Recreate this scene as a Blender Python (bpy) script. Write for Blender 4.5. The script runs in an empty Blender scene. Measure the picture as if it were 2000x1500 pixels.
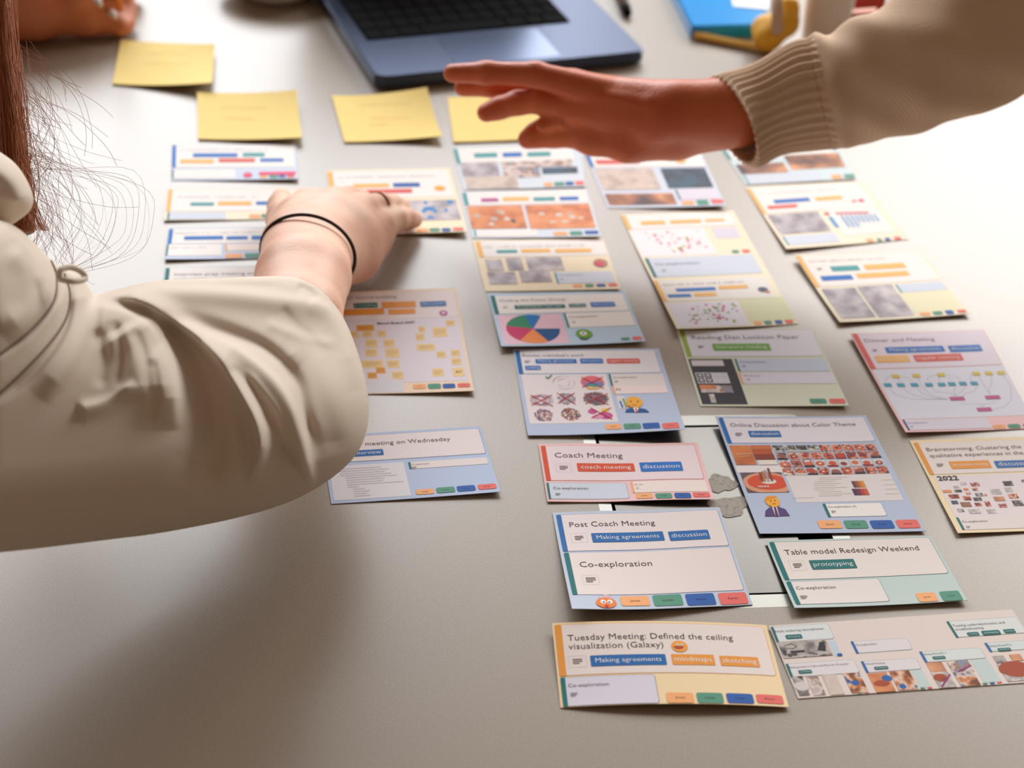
import bpy, math, random
import numpy as np
from mathutils import Vector, Matrix
from mathutils.bvhtree import BVHTree
random.seed(7); np.random.seed(7)
S = bpy.context.scene
C = S.collection
# ------------------------------------------------------------------ camera
TZ = 0.75                      # table top height
CAMH = 0.55                    # lens above the table top
FPX = 3187.0
PITCH, ROLL = math.radians(35.317), math.radians(4.318)
cp, sp, cr, sr = math.cos(PITCH), math.sin(PITCH), math.cos(ROLL), math.sin(ROLL)
FWD = np.array([0, cp, -sp]); UP0 = np.array([0, sp, cp]); R0 = np.array([1., 0, 0])
RT = cr*R0 + sr*UP0; UP = -sr*R0 + cr*UP0
CAMP = np.array([0, 0, TZ+CAMH])
cam = bpy.data.cameras.new('camera'); camo = bpy.data.objects.new('camera', cam); C.objects.link(camo)
cam.sensor_width = 36; cam.sensor_fit = 'HORIZONTAL'; cam.lens = 36*FPX/2000
M = Matrix(((RT[0], UP[0], -FWD[0], CAMP[0]), (RT[1], UP[1], -FWD[1], CAMP[1]), (RT[2], UP[2], -FWD[2], CAMP[2]), (0, 0, 0, 1)))
camo.matrix_world = M; cam.clip_start = 0.02
cam.dof.use_dof = True; cam.dof.focus_distance = 0.84; cam.dof.aperture_fstop = 7.0
S.camera = camo
# ------------------------------------------------------------------ world, light, exposure
w = bpy.data.worlds.new('world'); S.world = w; w.use_nodes = True
bg = w.node_tree.nodes['Background']; bg.inputs[0].default_value = (1.0, 0.68, 0.47, 1); bg.inputs[1].default_value = 0.185
def area(name, loc, target, sx, sy, power, col):
    l = bpy.data.lights.new(name, 'AREA'); l.shape = 'RECTANGLE'; l.size = sx; l.size_y = sy; l.energy = power; l.color = col
    o = bpy.data.objects.new(name, l); C.objects.link(o); o.location = loc
    o.rotation_euler = (Vector(target)-Vector(loc)).to_track_quat('-Z', 'Y').to_euler(); return o
area('window_light_right', (1.6, 3.35, TZ+1.5), (0.2, 1.0, TZ), 2.3, 1.5, 98, (1.0, 0.985, 0.97))
area('window_light_left', (-0.95, 3.3, TZ+1.42), (0, 0.9, TZ), 2.5, 1.4, 96, (0.93, 0.96, 1.0))
S.view_settings.view_transform = 'Standard'; S.view_settings.look = 'None'
S.view_settings.gamma = 1; S.view_settings.use_curve_mapping = False; S.view_settings.exposure = 0.0
# ------------------------------------------------------------------ helpers
def Pz(px, py, z=0.0):
    d = FWD + (px-1000)/FPX*RT - (py-750)/FPX*UP
    t = (CAMH-z)/(-d[2]); return CAMP + d*t
def Pd(px, py, dep):
    return CAMP + dep*(FWD + (px-1000)/FPX*RT - (py-750)/FPX*UP)
def depth_of(p): return float((np.asarray(p)-CAMP) @ FWD)
def to_px(V):
    v = V-CAMP; z = v@FWD
    return np.stack([1000+FPX*(v@RT)/z, 750-FPX*(v@UP)/z], -1)
def lin(c):
    return tuple(((x/255)/12.92 if x/255 <= .04045 else ((x/255+.055)/1.055)**2.4) for x in c)
MC = {}
def mat(name, rgb, rough=.6, metal=0, spec=.5, **k):
    key = (name, rgb, rough, metal)
    if key in MC: return MC[key]
    m = bpy.data.materials.new(name); m.use_nodes = True; b = m.node_tree.nodes['Principled BSDF']
    b.inputs['Base Color'].default_value = (*lin(rgb), 1); b.inputs['Roughness'].default_value = rough
    b.inputs['Metallic'].default_value = metal; b.inputs['Specular IOR Level'].default_value = spec
    for a, v in k.items(): b.inputs[a.replace('_', ' ')].default_value = v
    MC[key] = m; return m
def nodes(m): return m.node_tree.nodes, m.node_tree.links, m.node_tree.nodes['Principled BSDF']
def add_bump(m, scale, strength, dist=.001, detail=4, kind='noise', coord='Object', vec=None):
    n, l, b = nodes(m); tc = n.new('ShaderNodeTexCoord'); mp = n.new('ShaderNodeMapping')
    l.new(tc.outputs[coord], mp.inputs[0])
    if vec: mp.inputs['Scale'].default_value = vec
    t = n.new('ShaderNodeTexNoise'); t.inputs['Scale'].default_value = scale; t.inputs['Detail'].default_value = detail
    l.new(mp.outputs[0], t.inputs['Vector'])
    bu = n.new('ShaderNodeBump'); bu.inputs['Strength'].default_value = strength; bu.inputs['Distance'].default_value = dist
    l.new(t.outputs['Fac'], bu.inputs['Height']); l.new(bu.outputs[0], b.inputs['Normal']); return m
def noise_mat(name, cols, scale, rough=.6, detail=3, stops=None, vec=None, spec=.3):
    m = bpy.data.materials.new(name); m.use_nodes = True; n, l, b = nodes(m)
    tc = n.new('ShaderNodeTexCoord'); mp = n.new('ShaderNodeMapping'); l.new(tc.outputs['Object'], mp.inputs[0])
    if vec: mp.inputs['Scale'].default_value = vec
    t = n.new('ShaderNodeTexNoise'); t.inputs['Scale'].default_value = scale; t.inputs['Detail'].default_value = detail
    l.new(mp.outputs[0], t.inputs['Vector']); r = n.new('ShaderNodeValToRGB'); e = r.color_ramp.elements
    stops = stops or [.36+.28*i/(len(cols)-1) for i in range(len(cols))]
    while len(e) < len(cols): e.new(.5)
    for i, c in enumerate(cols): e[i].position = stops[i]; e[i].color = (*lin(c), 1)
    l.new(t.outputs['Fac'], r.inputs[0]); l.new(r.outputs[0], b.inputs['Base Color']); b.inputs['Roughness'].default_value = rough
    b.inputs['Specular IOR Level'].default_value = spec
    return m
def tag(o, label=None, cat=None, group=None, kind=None):
    for k, v in (('label', label), ('category', cat), ('group', group), ('kind', kind)):
        if v: o[k] = v
    return o
def empty(name, loc, *a, **k):
    o = bpy.data.objects.new(name, None); C.objects.link(o); o.location = Vector(loc); o.empty_display_size = .02; tag(o, *a, **k); return o
def obj(name, V, F, mats, parent=None, idx=None, smooth=False, origin=None):
    """V world coordinates; origin = object location (parent's location when there is a parent)"""
    V = np.asarray(V, float)
    if parent is not None:
        og = np.array(WORLD[parent.name])
    else:
        og = np.array(origin) if origin is not None else np.array([V[:, 0].mean(), V[:, 1].mean(), V[:, 2].min()])
    me = bpy.data.meshes.new(name); me.from_pydata((V-og).tolist(), [], [tuple(int(i) for i in f) for f in F]); 
    for m in (mats if isinstance(mats, (list, tuple)) else [mats]): me.materials.append(m)
    if idx is not None: me.polygons.foreach_set('material_index', idx)
    if smooth: me.polygons.foreach_set('use_smooth', [True]*len(me.polygons))
    me.update(); o = bpy.data.objects.new(name, me); C.objects.link(o)
    if parent is not None: o.parent = parent
    else: o.location = og.tolist()
    WORLD[o.name] = og; return o
WORLD = {}
def root(name, loc, *a, **k):
    o = empty(name, loc, *a, **k); WORLD[o.name] = np.array(loc, float); return o
class B:
    """collects polygons"""
    def __init__(s): s.V = []; s.F = []; s.I = []
    def add(s, V, F, mi=0):
        o = len(s.V); s.V += [list(map(float, v)) for v in V]; s.F += [[i+o for i in f] for f in F]; s.I += [mi]*len(F); return s
    def build(s, name, mats, parent=None, **k): return obj(name, s.V, s.F, mats, parent, s.I, **k)
def prism(poly, z0, z1, bev=0.0):
    """closed prism over polygon [(x,y)] (ccw) with optional chamfered top edge"""
    n = len(poly); P = np.array(poly, float); c = P.mean(0)
    rings = [(P, z0), (P, z1-bev)]
    if bev:
        d = P-c; L = np.hypot(*d.T)[:, None]; rings.append((c+d*(1-bev/L*1.2), z1))
    V = [(x, y, z) for R, z in rings for x, y in R]; F = []
    for k in range(len(rings)-1):
        F += [(k*n+i, k*n+(i+1) % n, (k+1)*n+(i+1) % n, (k+1)*n+i) for i in range(n)]
    F.append(list(range(n))[::-1]); F.append([(len(rings)-1)*n+i for i in range(n)])
    return V, F
def rrect(a, b, c, d, r, n=5):
    """rounded quad from 4 xy corners in order"""
    Q = [np.array(p[:2], float) for p in (a, b, c, d)]; out = []
    for i in range(4):
        p = Q[i]; u = Q[i-1]-p; v = Q[(i+1) % 4]-p; u /= np.linalg.norm(u); v /= np.linalg.norm(v)
        for k in range(n+1):
            t = k/n; A = p+u*r; Bp = p+v*r
            out.append(tuple((1-t)**2*A+2*t*(1-t)*p+t*t*Bp))
    return out
def tube(pts, rad, n=8, closed=False, caps=True):
    P = np.array(pts, float); m = len(P); rad = np.broadcast_to(np.asarray(rad, float), (m,))
    V = []; T = np.gradient(P, axis=0)
    if closed: T = np.roll(P, -1, 0)-np.roll(P, 1, 0)
    T /= np.linalg.norm(T, axis=1)[:, None]+1e-12
    a = np.array([0, 0, 1.]) if abs(T[0][2]) < .9 else np.array([1., 0, 0])
    for i in range(m):
        a = a-T[i]*(a@T[i]); a /= np.linalg.norm(a); b = np.cross(T[i], a)
        for k in range(n):
            t = 2*math.pi*k/n; V.append(P[i]+rad[i]*(math.cos(t)*a+math.sin(t)*b))
    F = [(i*n+k, i*n+(k+1) % n, (i+1)*n+(k+1) % n, (i+1)*n+k) for i in range(m-1) for k in range(n)]
    if closed: F += [((m-1)*n+k, (m-1)*n+(k+1) % n, (k+1) % n, k) for k in range(n)]
    elif caps: F += [list(range(n))[::-1], [(m-1)*n+k for k in range(n)]]
    return V, F
def spline(P, n):
    """Catmull-Rom through points (any dimension)"""
    P = np.array(P, float); Q = np.vstack([2*P[0]-P[1], P, 2*P[-1]-P[-2]]); out = []; m = len(P)-1
    for x in np.linspace(0, m, n):
        i = min(int(x), m-1); t = x-i; a, b, c, d = Q[i:i+4]
        out.append(.5*((2*b)+(-a+c)*t+(2*a-5*b+4*c-d)*t*t+(-a+3*b-3*c+d)*t**3))
    return np.array(out)
def lathe(prof, c, n=40):
    V = [(c[0]+r*math.cos(2*math.pi*k/n), c[1]+r*math.sin(2*math.pi*k/n), c[2]+z) for r, z in prof for k in range(n)]
    F = [(i*n+k, i*n+(k+1) % n, (i+1)*n+(k+1) % n, (i+1)*n+k) for i in range(len(prof)-1) for k in range(n)]
    return V, F
# ------------------------------------------------------------------ implicit bodies (one continuous skin)
def surface_nets(Fv, og, h):
    s = Fv < 0; nx, ny, nz = Fv.shape
    cs = lambda A, i, j, k: A[i:nx-1+i, j:ny-1+j, k:nz-1+k]
    cor = [(i, j, k) for i in (0, 1) for j in (0, 1) for k in (0, 1)]
    cnt = sum(cs(s, *c).astype(np.int8) for c in cor); mask = (cnt > 0) & (cnt < 8)
    acc = np.zeros(mask.shape+(3,), np.float32); num = np.zeros(mask.shape, np.float32)
    for a in range(3):
        for u in (0, 1):
            for v in (0, 1):
                c0 = [0, 0, 0]; o = [x for x in range(3) if x != a]; c0[o[0]] = u; c0[o[1]] = v; c1 = list(c0); c1[a] = 1
                A = cs(Fv, *c0); Bv = cs(Fv, *c1); x = (A < 0) != (Bv < 0); t = np.where(x, A/(A-Bv+1e-12), 0)
                for q in range(3): acc[..., q] += np.where(x, c0[q]+(t if q == a else 0), 0)
                num += x
    ids = -np.ones(mask.shape, int); ii = np.argwhere(mask); ids[mask] = np.arange(len(ii))
    V = (ii+acc[mask]/num[mask][:, None])*h+og
    F = []
    for a in range(3):
        o = [x for x in range(3) if x != a]
        sl0 = [slice(None)]*3; sl1 = [slice(None)]*3; sl0[a] = slice(0, -1); sl1[a] = slice(1, None)
        ch = s[tuple(sl0)] != s[tuple(sl1)]; e = np.argwhere(ch)
        ok = (e[:, o[0]] > 0) & (e[:, o[1]] > 0) & (e[:, o[0]] < mask.shape[o[0]]) & (e[:, o[1]] < mask.shape[o[1]]); e = e[ok]
        inn = s[tuple(e.T)]
        def cell(d0, d1):
            q = e.copy(); q[:, o[0]] -= d0; q[:, o[1]] -= d1; return ids[tuple(q.T)]
        Q = np.stack([cell(1, 1), cell(0, 1), cell(0, 0), cell(1, 0)], 1)
        flip = inn if a != 1 else ~inn
        Q[~flip] = Q[~flip][:, ::-1]; F.append(Q)
    return V, np.vstack(F)
def smin(a, b, k):
    h = np.clip(.5+.5*(b-a)/k, 0, 1); return b*(1-h)+a*h-k*h*(1-h)
def cap(G, a, b, ra, rb):
    a = np.asarray(a, np.float32); b = np.asarray(b, np.float32); d = b-a; t = np.clip(((G-a)@d)/(d@d+1e-12), 0, 1)
    return np.linalg.norm(G-a-t[..., None]*d, axis=-1)-(ra+(rb-ra)*t)
def flesh(chains, h=.0014):
    """chains: list of (blend, [(point, radius), ...]); returns one closed surface"""
    pts = np.array([p for _, ch in chains for p, _ in ch]); rm = max(r for _, ch in chains for _, r in ch)+.006
    lo = pts.min(0)-rm; hi = pts.max(0)+rm; n = np.ceil((hi-lo)/h).astype(int)+1
    ax = [lo[i]+h*np.arange(n[i]) for i in range(3)]
    G = np.stack(np.meshgrid(*ax, indexing='ij'), -1).astype(np.float32)
    D = np.full(G.shape[:3], 1., np.float32)
    for k, ch in chains:
        Dc = None
        for (a, ra), (b, rb) in zip(ch[:-1], ch[1:]):
            # only evaluate near the capsule
            l2 = np.minimum(a, b)-max(ra, rb)-.02; h2 = np.maximum(a, b)+max(ra, rb)+.02
            i0 = np.maximum(((l2-lo)/h).astype(int), 0); i1 = np.minimum(((h2-lo)/h).astype(int)+2, n)
            sl = tuple(slice(i0[q], i1[q]) for q in range(3)); v = cap(G[sl], a, b, ra, rb)
            if Dc is None: Dc = np.full(G.shape[:3], 1., np.float32)
            Dc[sl] = smin(Dc[sl], v, .004)
        D = smin(D, Dc, k)
    V, F = surface_nets(D, lo, h)
    # light Laplacian polish
    E = np.vstack([F[:, [0, 1]], F[:, [1, 2]], F[:, [2, 3]], F[:, [3, 0]]])
    for _ in range(2):
        acc = np.zeros_like(V); cnt = np.zeros(len(V))
        np.add.at(acc, E[:, 0], V[E[:, 1]]); np.add.at(acc, E[:, 1], V[E[:, 0]]); np.add.at(cnt, E[:, 0], 1); np.add.at(cnt, E[:, 1], 1)
        V = .5*V+.5*acc/cnt[:, None]
    return V, F
# ------------------------------------------------------------------ the setting: floor and table
fl = mat('floor_vinyl', (120, 112, 104), .6)
floor = B().add(*prism([(-4, -3), (4, -3), (4, 5), (-4, 5)], -.05, 0)).build('floor', [fl]); tag(floor, kind='structure')
tm = mat('table_laminate', (160, 150, 138), .36, spec=.85)
add_bump(tm, 900, .12, .0002, 2)
n_, l_, b_ = nodes(tm)
tn = n_.new('ShaderNodeTexNoise'); tn.inputs['Scale'].default_value = 1400; tr = n_.new('ShaderNodeValToRGB')
tr.color_ramp.elements[0].position = .35; tr.color_ramp.elements[0].color = (*lin((144, 131, 116)), 1); tr.color_ramp.elements[1].position = .65; tr.color_ramp.elements[1].color = (*lin((162, 149, 134)), 1)
tcn = n_.new('ShaderNodeTexCoord'); l_.new(tcn.outputs['Object'], tn.inputs['Vector']); l_.new(tn.outputs['Fac'], tr.inputs[0]); l_.new(tr.outputs[0], b_.inputs['Base Color'])
table = root('table', (0, 1.0, 0), 'large light grey laminate conference table with metal cable hatch', 'table')
# hatch geometry (outer frame corners from the photograph, on the table plane)
def xy(px, py, z=0.0): return Pz(px, py, z)[:2]
hTR = xy(1545, 807); hBRd = xy(1663, 1045); hL1 = xy(1134, 850); hL2 = xy(1170, 990); hT1 = xy(1340, 812); hB1 = xy(1470, 1187); hB2 = xy(1550, 1185)
def isect(a, b, c, d):
    A = np.array([b-a, -(d-c)]).T; t = np.linalg.solve(A, c-a); return a+(b-a)*t[0]
HTR = isect(hTR, hBRd, hT1, xy(1530, 808)); HTL = isect(hL1, hL2, hT1, xy(1530, 808)); HBR = isect(hTR, hBRd, hB1, hB2); HBL = isect(hL1, hL2, hB1, hB2)
hc = (HTR+HTL+HBR+HBL)/4
hu = ((HTR-HTL)+(HBR-HBL))/2; hw = np.linalg.norm(hu)/2; hu /= 2*hw; hv = np.array([-hu[1], hu[0]]); hh = abs(((HTL-HBL)@hv+(HTR-HBR)@hv))/4
def hq(x, y): return tuple(hc+hu*x*hw+hv*y*hh)          # hatch coordinates -1..1
# table top with a rectangular cut-out for the hatch
X0, X1, Y0, Y1 = -1.25, 1.25, -.05, 2.6
out = [(X0, Y0), (X1, Y0), (X1, Y1), (X0, Y1)]; inn = [hq(-.985, -.985), hq(.985, -.985), hq(.985, .985), hq(-.985, .985)]
V = [(x, y, z) for z in (TZ, TZ-.03) for x, y in out+inn]; F = []
for i in range(4):
    j = (i+1) % 4
    F += [(i, j, 4+j, 4+i), (8+j, 8+i, 12+i, 12+j), (8+i, 8+j, j, i), (4+i, 4+j, 12+j, 12+i)]
obj('table_top', V, F, tm, table)
ed = mat('table_edge', (90, 86, 82), .5); lg = mat('table_leg_steel', (150, 150, 150), .35, 1)
for x in (-1.15, 1.15):
    for y in (.1, 2.4):
        obj('leg', *prism([(x-.03, y-.03), (x+.03, y-.03), (x+.03, y+.03), (x-.03, y+.03)], 0, TZ-.03), lg, table)
# aluminium hatch
al = mat('brushed_aluminium', (126, 124, 120), .3, 1); add_bump(al, 700, .05, .0002, 2, vec=(1, .03, 1))
al2 = mat('satin_aluminium_frame', (172, 172, 166), .4, .85)
blk = mat('dark_gap', (14, 12, 12), .8)
hatch = empty('cable_hatch', (hc[0]-0, hc[1]-1.0, TZ-0)); hatch.parent = table; WORLD[hatch.name] = np.array([hc[0], hc[1], TZ])
fr = B()
gx, gy = (1155-1132)/210, .085
gx = .105; gy = .115
fo = [hq(-1, -1), hq(1, -1), hq(1, 1), hq(-1, 1)]
fo = rrect(*fo, .006, 5); fi = rrect(hq(-1+gx, -1+gy), hq(1-gx*1.35, -1+gy), hq(1-gx*1.35, 1-gy), hq(-1+gx, 1-gy), .002, 5)
n = len(fo); z1, z0 = TZ+.00006, TZ-.012
V = [(x, y, z1) for x, y in fo]+[(x, y, z1) for x, y in fi]+[(x, y, TZ-.001) for x, y in fo]+[(x, y, z0) for x, y in fi]
F = []
for i in range(n):
    j = (i+1) % n; F += [(i, j, n+j, n+i), (2*n+i, 2*n+j, j, i), (n+i, n+j, 3*n+j, 3*n+i)]
obj('hatch_frame', V, F, al2, hatch)
obj('hatch_well', *prism([hq(-.98, -.98), hq(.98, -.98), hq(.98, .98), hq(-.98, .98)], TZ-.028, TZ-.012), blk, hatch)
lx0, lx1, ly0, ly1 = -1+gx+.03, 1-gx*1.35-.02, -1+gy+.02, 1-gy-.022
# lid has a cable notch at its right edge
nt0, nt1 = -.44, -.30
lidp = [hq(lx0, ly0), hq(lx1, ly0), hq(lx1, nt0), hq(lx1-.27, nt0), hq(lx1-.27, nt1), hq(lx1, nt1), hq(lx1, ly1), hq(lx0, ly1)]
obj('hatch_lid', *prism(lidp, TZ-.004, TZ-.0002), al, hatch)
res = noise_mat('tape_residue', [(152, 146, 134), (172, 164, 152), (142, 132, 120)], 320, .5)
def blobp(cx, cy, rx, ry, sd, k=26):
    rr = random.Random(sd); o = []
    for i in range(k):
        t = 2*math.pi*i/k; f = 1+.16*math.sin(3*t+sd)+.08*math.sin(7*t+2*sd)+rr.uniform(-.05, .05)
        o.append(tuple(xy(cx+rx*f*math.cos(t), cy+ry*f*math.sin(t), .001)))
    return o[::-1]
obj('tape_residue', *prism(blobp(1408, 942, 30, 17, 1), TZ-.0002, TZ+.0001), res, hatch)
obj('tape_residue', *prism(blobp(1424, 986, 38, 19, 4), TZ-.0002, TZ+.0001), res, hatch)
# ------------------------------------------------------------------ printed paper cards
INK = {'blue': (16, 104, 178), 'sky': (14, 112, 200), 'teal': (0, 112, 112), 'aqua': (66, 160, 166), 'org': (240, 156, 50), 'yel': (250, 190, 100), 'red': (226, 92, 80), 'brk': (222, 76, 28),
       'grn': (112, 176, 62), 'olv': (150, 180, 60), 'mag': (186, 78, 146), 'nav': (34, 42, 62), 'ink': (62, 40, 42), 'gry': (150, 142, 146), 'wht': (248, 244, 240), 'pap': (238, 228, 226),
       'lil': (226, 222, 236), 'ice': (216, 224, 238), 'p1': (252, 180, 118), 'p2': (86, 154, 128), 'p3': (32, 92, 174), 'p4': (238, 112, 104), 'lgr': (204, 198, 200), 'crm': (252, 236, 200),
       'dk': (58, 54, 62), 'cao': (206, 232, 240), 'pnk': (244, 204, 220), 'navy': (18, 82, 148), 'blk': (20, 16, 18)}
def ink(c):
    if isinstance(c, bpy.types.Material): return c
    rgb = INK[c] if isinstance(c, str) else c
    return mat('print_%d_%d_%d' % rgb, rgb, .62, spec=.25)
PH = {'grey': noise_mat('photo_grey_sketch', [(150, 142, 150), (186, 178, 184), (214, 206, 208)], 70),
      'beige': noise_mat('photo_beige', [(190, 172, 160), (222, 206, 192), (200, 184, 176)], 50),
      'wood': noise_mat('photo_orange_wood', [(196, 110, 62), (226, 140, 84), (236, 158, 104)], 60),
      'brown': noise_mat('photo_brown', [(92, 66, 66), (170, 110, 78), (240, 170, 120)], 34),
      'navy': noise_mat('photo_navy', [(40, 46, 62), (60, 72, 92), (52, 86, 110)], 60),
      'mars': noise_mat('photo_rust', [(110, 34, 24), (196, 78, 44), (240, 190, 160), (70, 40, 42)], 260),
      'mars2': noise_mat('photo_rust_white', [(232, 222, 216), (206, 92, 60), (140, 50, 36), (236, 228, 220)], 280),
      'dark': noise_mat('photo_dark_room', [(40, 34, 34), (84, 72, 66), (206, 206, 196)], 240),
      'pale': noise_mat('photo_pale', [(214, 208, 204), (178, 168, 164), (230, 224, 218)], 200),
      'people': noise_mat('photo_people', [(200, 184, 184), (230, 214, 208), (160, 120, 92), (140, 150, 170)], 120),
      'mix': noise_mat('photo_workbench', [(120, 66, 40), (214, 132, 74), (236, 214, 196), (60, 90, 140)], 150),
      'steel': noise_mat('photo_steel', [(120, 112, 110), (176, 168, 162), (200, 192, 186), (60, 56, 58)], 110)}
FONTC = {}
def glyphs(text, bold=False):
    key = (text, bold)
    if key in FONTC: return FONTC[key]
    cu = bpy.data.curves.new('t', 'FONT'); cu.body = text; cu.resolution_u = 2; cu.fill_mode = 'FRONT'
    cu.offset = .022 if bold else -.006
    o = bpy.data.objects.new('t', cu); C.objects.link(o); bpy.context.view_layer.update()
    me = o.evaluated_get(bpy.context.evaluated_depsgraph_get()).to_mesh()
    V = np.array([v.co[:2] for v in me.vertices]); F = [tuple(p.vertices) for p in me.polygons]
    o.evaluated_get(bpy.context.evaluated_depsgraph_get()).to_mesh_clear(); bpy.data.objects.remove(o); bpy.data.curves.remove(cu)
    V[:, 0] -= V[:, 0].min(); FONTC[key] = (V, F); return FONTC[key]
class Card:
    LAY = .00006
    def __init__(s, name, label, cat, quad, bgc, lift=(0, 0, 0, 0), arch=0, waves=0, group=None, thick=.00028, z=0.0004, ph=0.):
        s.lift = [l/1000 for l in lift]; s.arch = arch/1000; s.waves = waves/1000; s.z = z; s.ph = ph
        s.Q = np.array([Pz(*q, z+l)[:2] for q, l in zip(quad, s.lift)])     # TL TR BR BL
        s.W = (np.linalg.norm(s.Q[1]-s.Q[0])+np.linalg.norm(s.Q[2]-s.Q[3]))/2; s.H = (np.linalg.norm(s.Q[3]-s.Q[0])+np.linalg.norm(s.Q[2]-s.Q[1]))/2
        n, m = 20, 14; V = []
        for sd in (1, 0):
            for j in range(m+1):
                for i in range(n+1): V.append(s.at(i/n, j/m, thick*sd-thick))
        N = (n+1)*(m+1); F = [(j*(n+1)+i, (j+1)*(n+1)+i, (j+1)*(n+1)+i+1, j*(n+1)+i+1) for j in range(m) for i in range(n)]
        nf = len(F); F += [tuple(N+q for q in f[::-1]) for f in F]
        rim = [(i) for i in range(n+1)]+[j*(n+1)+n for j in range(1, m+1)]+[m*(n+1)+i for i in range(n-1, -1, -1)]+[j*(n+1) for j in range(m-1, 0, -1)]
        nr = len(rim); V += [V[a] for a in rim]+[V[a+N] for a in rim]
        for k in range(nr): F.append((2*N+k, 2*N+(k+1) % nr, 2*N+nr+(k+1) % nr, 2*N+nr+k))
        c = s.Q.mean(0)
        s.o = obj(name, V, F, [ink(bgc)], origin=(c[0], c[1], TZ), smooth=False); tag(s.o, label, cat, group)
        s.o.data.polygons.foreach_set('use_smooth', [True]*(2*nf)+[False]*len(rim))
    def at(s, u, v, dz=0):
        p = (s.Q[0]*(1-u)+s.Q[1]*u)*(1-v)+(s.Q[3]*(1-u)+s.Q[2]*u)*v
        a, b = min(max(u, 0), 1), min(max(v, 0), 1)
        if getattr(s, 'G', None) is None: s.G = np.array([[s.zf(i/20, j/14) for j in range(15)] for i in range(21)])
        x, y = a*20, b*14; i, j = min(int(x), 19), min(int(y), 13); x -= i; y -= j
        z = (s.G[i, j]*(1-x)+s.G[i+1, j]*x)*(1-y)+(s.G[i, j+1]*(1-x)+s.G[i+1, j+1]*x)*y
        return (p[0], p[1], TZ+s.z+z+dz)
    def zf(s, a, b):
        z = s.lift[0]*((1-a)*(1-b))**1.6+s.lift[1]*(a*(1-b))**1.6+s.lift[2]*(a*b)**1.6+s.lift[3]*((1-a)*b)**1.6
        z += s.arch*4*a*(1-a)+s.waves*(.5+.5*math.sin(a*6.3*1.3+b*2+s.ph))
        return z
    def uv(s, px, py):
        u, v = .5, .5; z = s.z
        for it in range(9):
            z = s.at(u, v)[2]-TZ
            g = Pz(px, py, z)[:2]
            p = np.array(s.at(u, v)[:2]); du = (s.Q[1]-s.Q[0])*(1-v)+(s.Q[2]-s.Q[3])*v; dv = (s.Q[3]-s.Q[0])*(1-u)+(s.Q[2]-s.Q[1])*u
            d = np.linalg.solve(np.array([du, dv]).T, g-p); u += d[0]; v += d[1]
        return u, v
    def box(s, b, x0, y0, x1, y1, mi, lay=1, rad=0.0, raw=False, clip=True):
        (u0, v0), (u1, v1) = ((x0, y0), (x1, y1)) if raw else (s.uv(x0, y0), s.uv(x1, y1))
        if u1 < u0: u0, u1 = u1, u0
        if v1 < v0: v0, v1 = v1, v0
        if clip: u0, v0, u1, v1 = max(u0, .004), max(v0, .004), min(u1, .996), min(v1, .996)
        if u1 <= u0 or v1 <= v0: return (u0, v0, u1, v1)
        rx, ry = (min(rad/s.W, (u1-u0)*.45), min(rad/s.H, (v1-v0)*.45)) if rad else (0, 0)
        us = {round(u0, 6), round(u1, 6)} | {k/20 for k in range(1, 20) if u0+.002 < k/20 < u1-.002}
        if rad: us |= {round(u0+rx*(1-math.cos(math.radians(a))), 6) for a in (22.5, 45, 67.5, 90)} | {round(u1-rx*(1-math.cos(math.radians(a))), 6) for a in (22.5, 45, 67.5, 90)}
        us = sorted(us); nv = max(1, int(math.ceil((v1-v0)*14))); V = []
        for u in us:
            e = 0
            if rad:
                q = max(0, u0+rx-u, u-(u1-rx))/rx; e = ry*(1-math.sqrt(max(0, 1-min(q, 1)**2)))
            V += [s.at(u, v0+e+(v1-v0-2*e)*j/nv, s.LAY*lay) for j in range(nv+1)]
        b.add(V, [(i*(nv+1)+j, i*(nv+1)+j+1, (i+1)*(nv+1)+j+1, (i+1)*(nv+1)+j) for i in range(len(us)-1) for j in range(nv)], mi)
        return (u0, v0, u1, v1)
    def part(s, name, b, cols):
        if not b.F: return None
        o = b.build(name, [ink(c) for c in cols], s.o)
        if name in ('diagram_print', 'scribble_print', 'document_text', 'handwriting'): o['kind'] = 'stuff'
        return o
    def rect(s, name, x0, y0, x1, y1, col, lay=1, rad=0.0):
        b = B(); s.box(b, x0, y0, x1, y1, 0, lay, rad); return s.part(name, b, [col])
    def panel(s, x0, y0, x1, y1, fill, bar=None, barx=None, line=None, lay=1, name='panel', bw=.0026):
        """white field with coloured bar on its left and a fine outline"""
        b = B(); cols = [line or fill, fill]; u0, v0, u1, v1 = s.box(b, x0, y0, x1, y1, 0, lay, .0016 if line else 0)
        t = .00028 if line else 0; s.box(b, u0+t/s.W, v0+t/s.H, u1-t/s.W, v1-t/s.H, 1, lay+1, .0014 if line else 0, raw=True)
        s.part(name, b, cols)
        if bar:
            b = B(); s.box(b, u0, v0, u0+bw/s.W, v1, 0, lay+2, min(.0008, bw*.3), raw=True); s.part('edge_bar', b, [bar])
    def text(s, name, txt, x0, y0, x1, col, lay=4, bold=False, b=None, mi=0, sq=1.0):
        u0, v0 = s.uv(x0, y0); u1, _ = s.uv(x1, y0); own = b is None
        if own: b = B()
        G, F = glyphs(txt, bold); k = (u1-u0)/G[:, 0].max(); ky = k*s.W/s.H*sq
        b.add([s.at(u0+x*k, v0-y*ky, s.LAY*lay) for x, y in G], F, mi)
        if own: s.part(name, b, [col])
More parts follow.
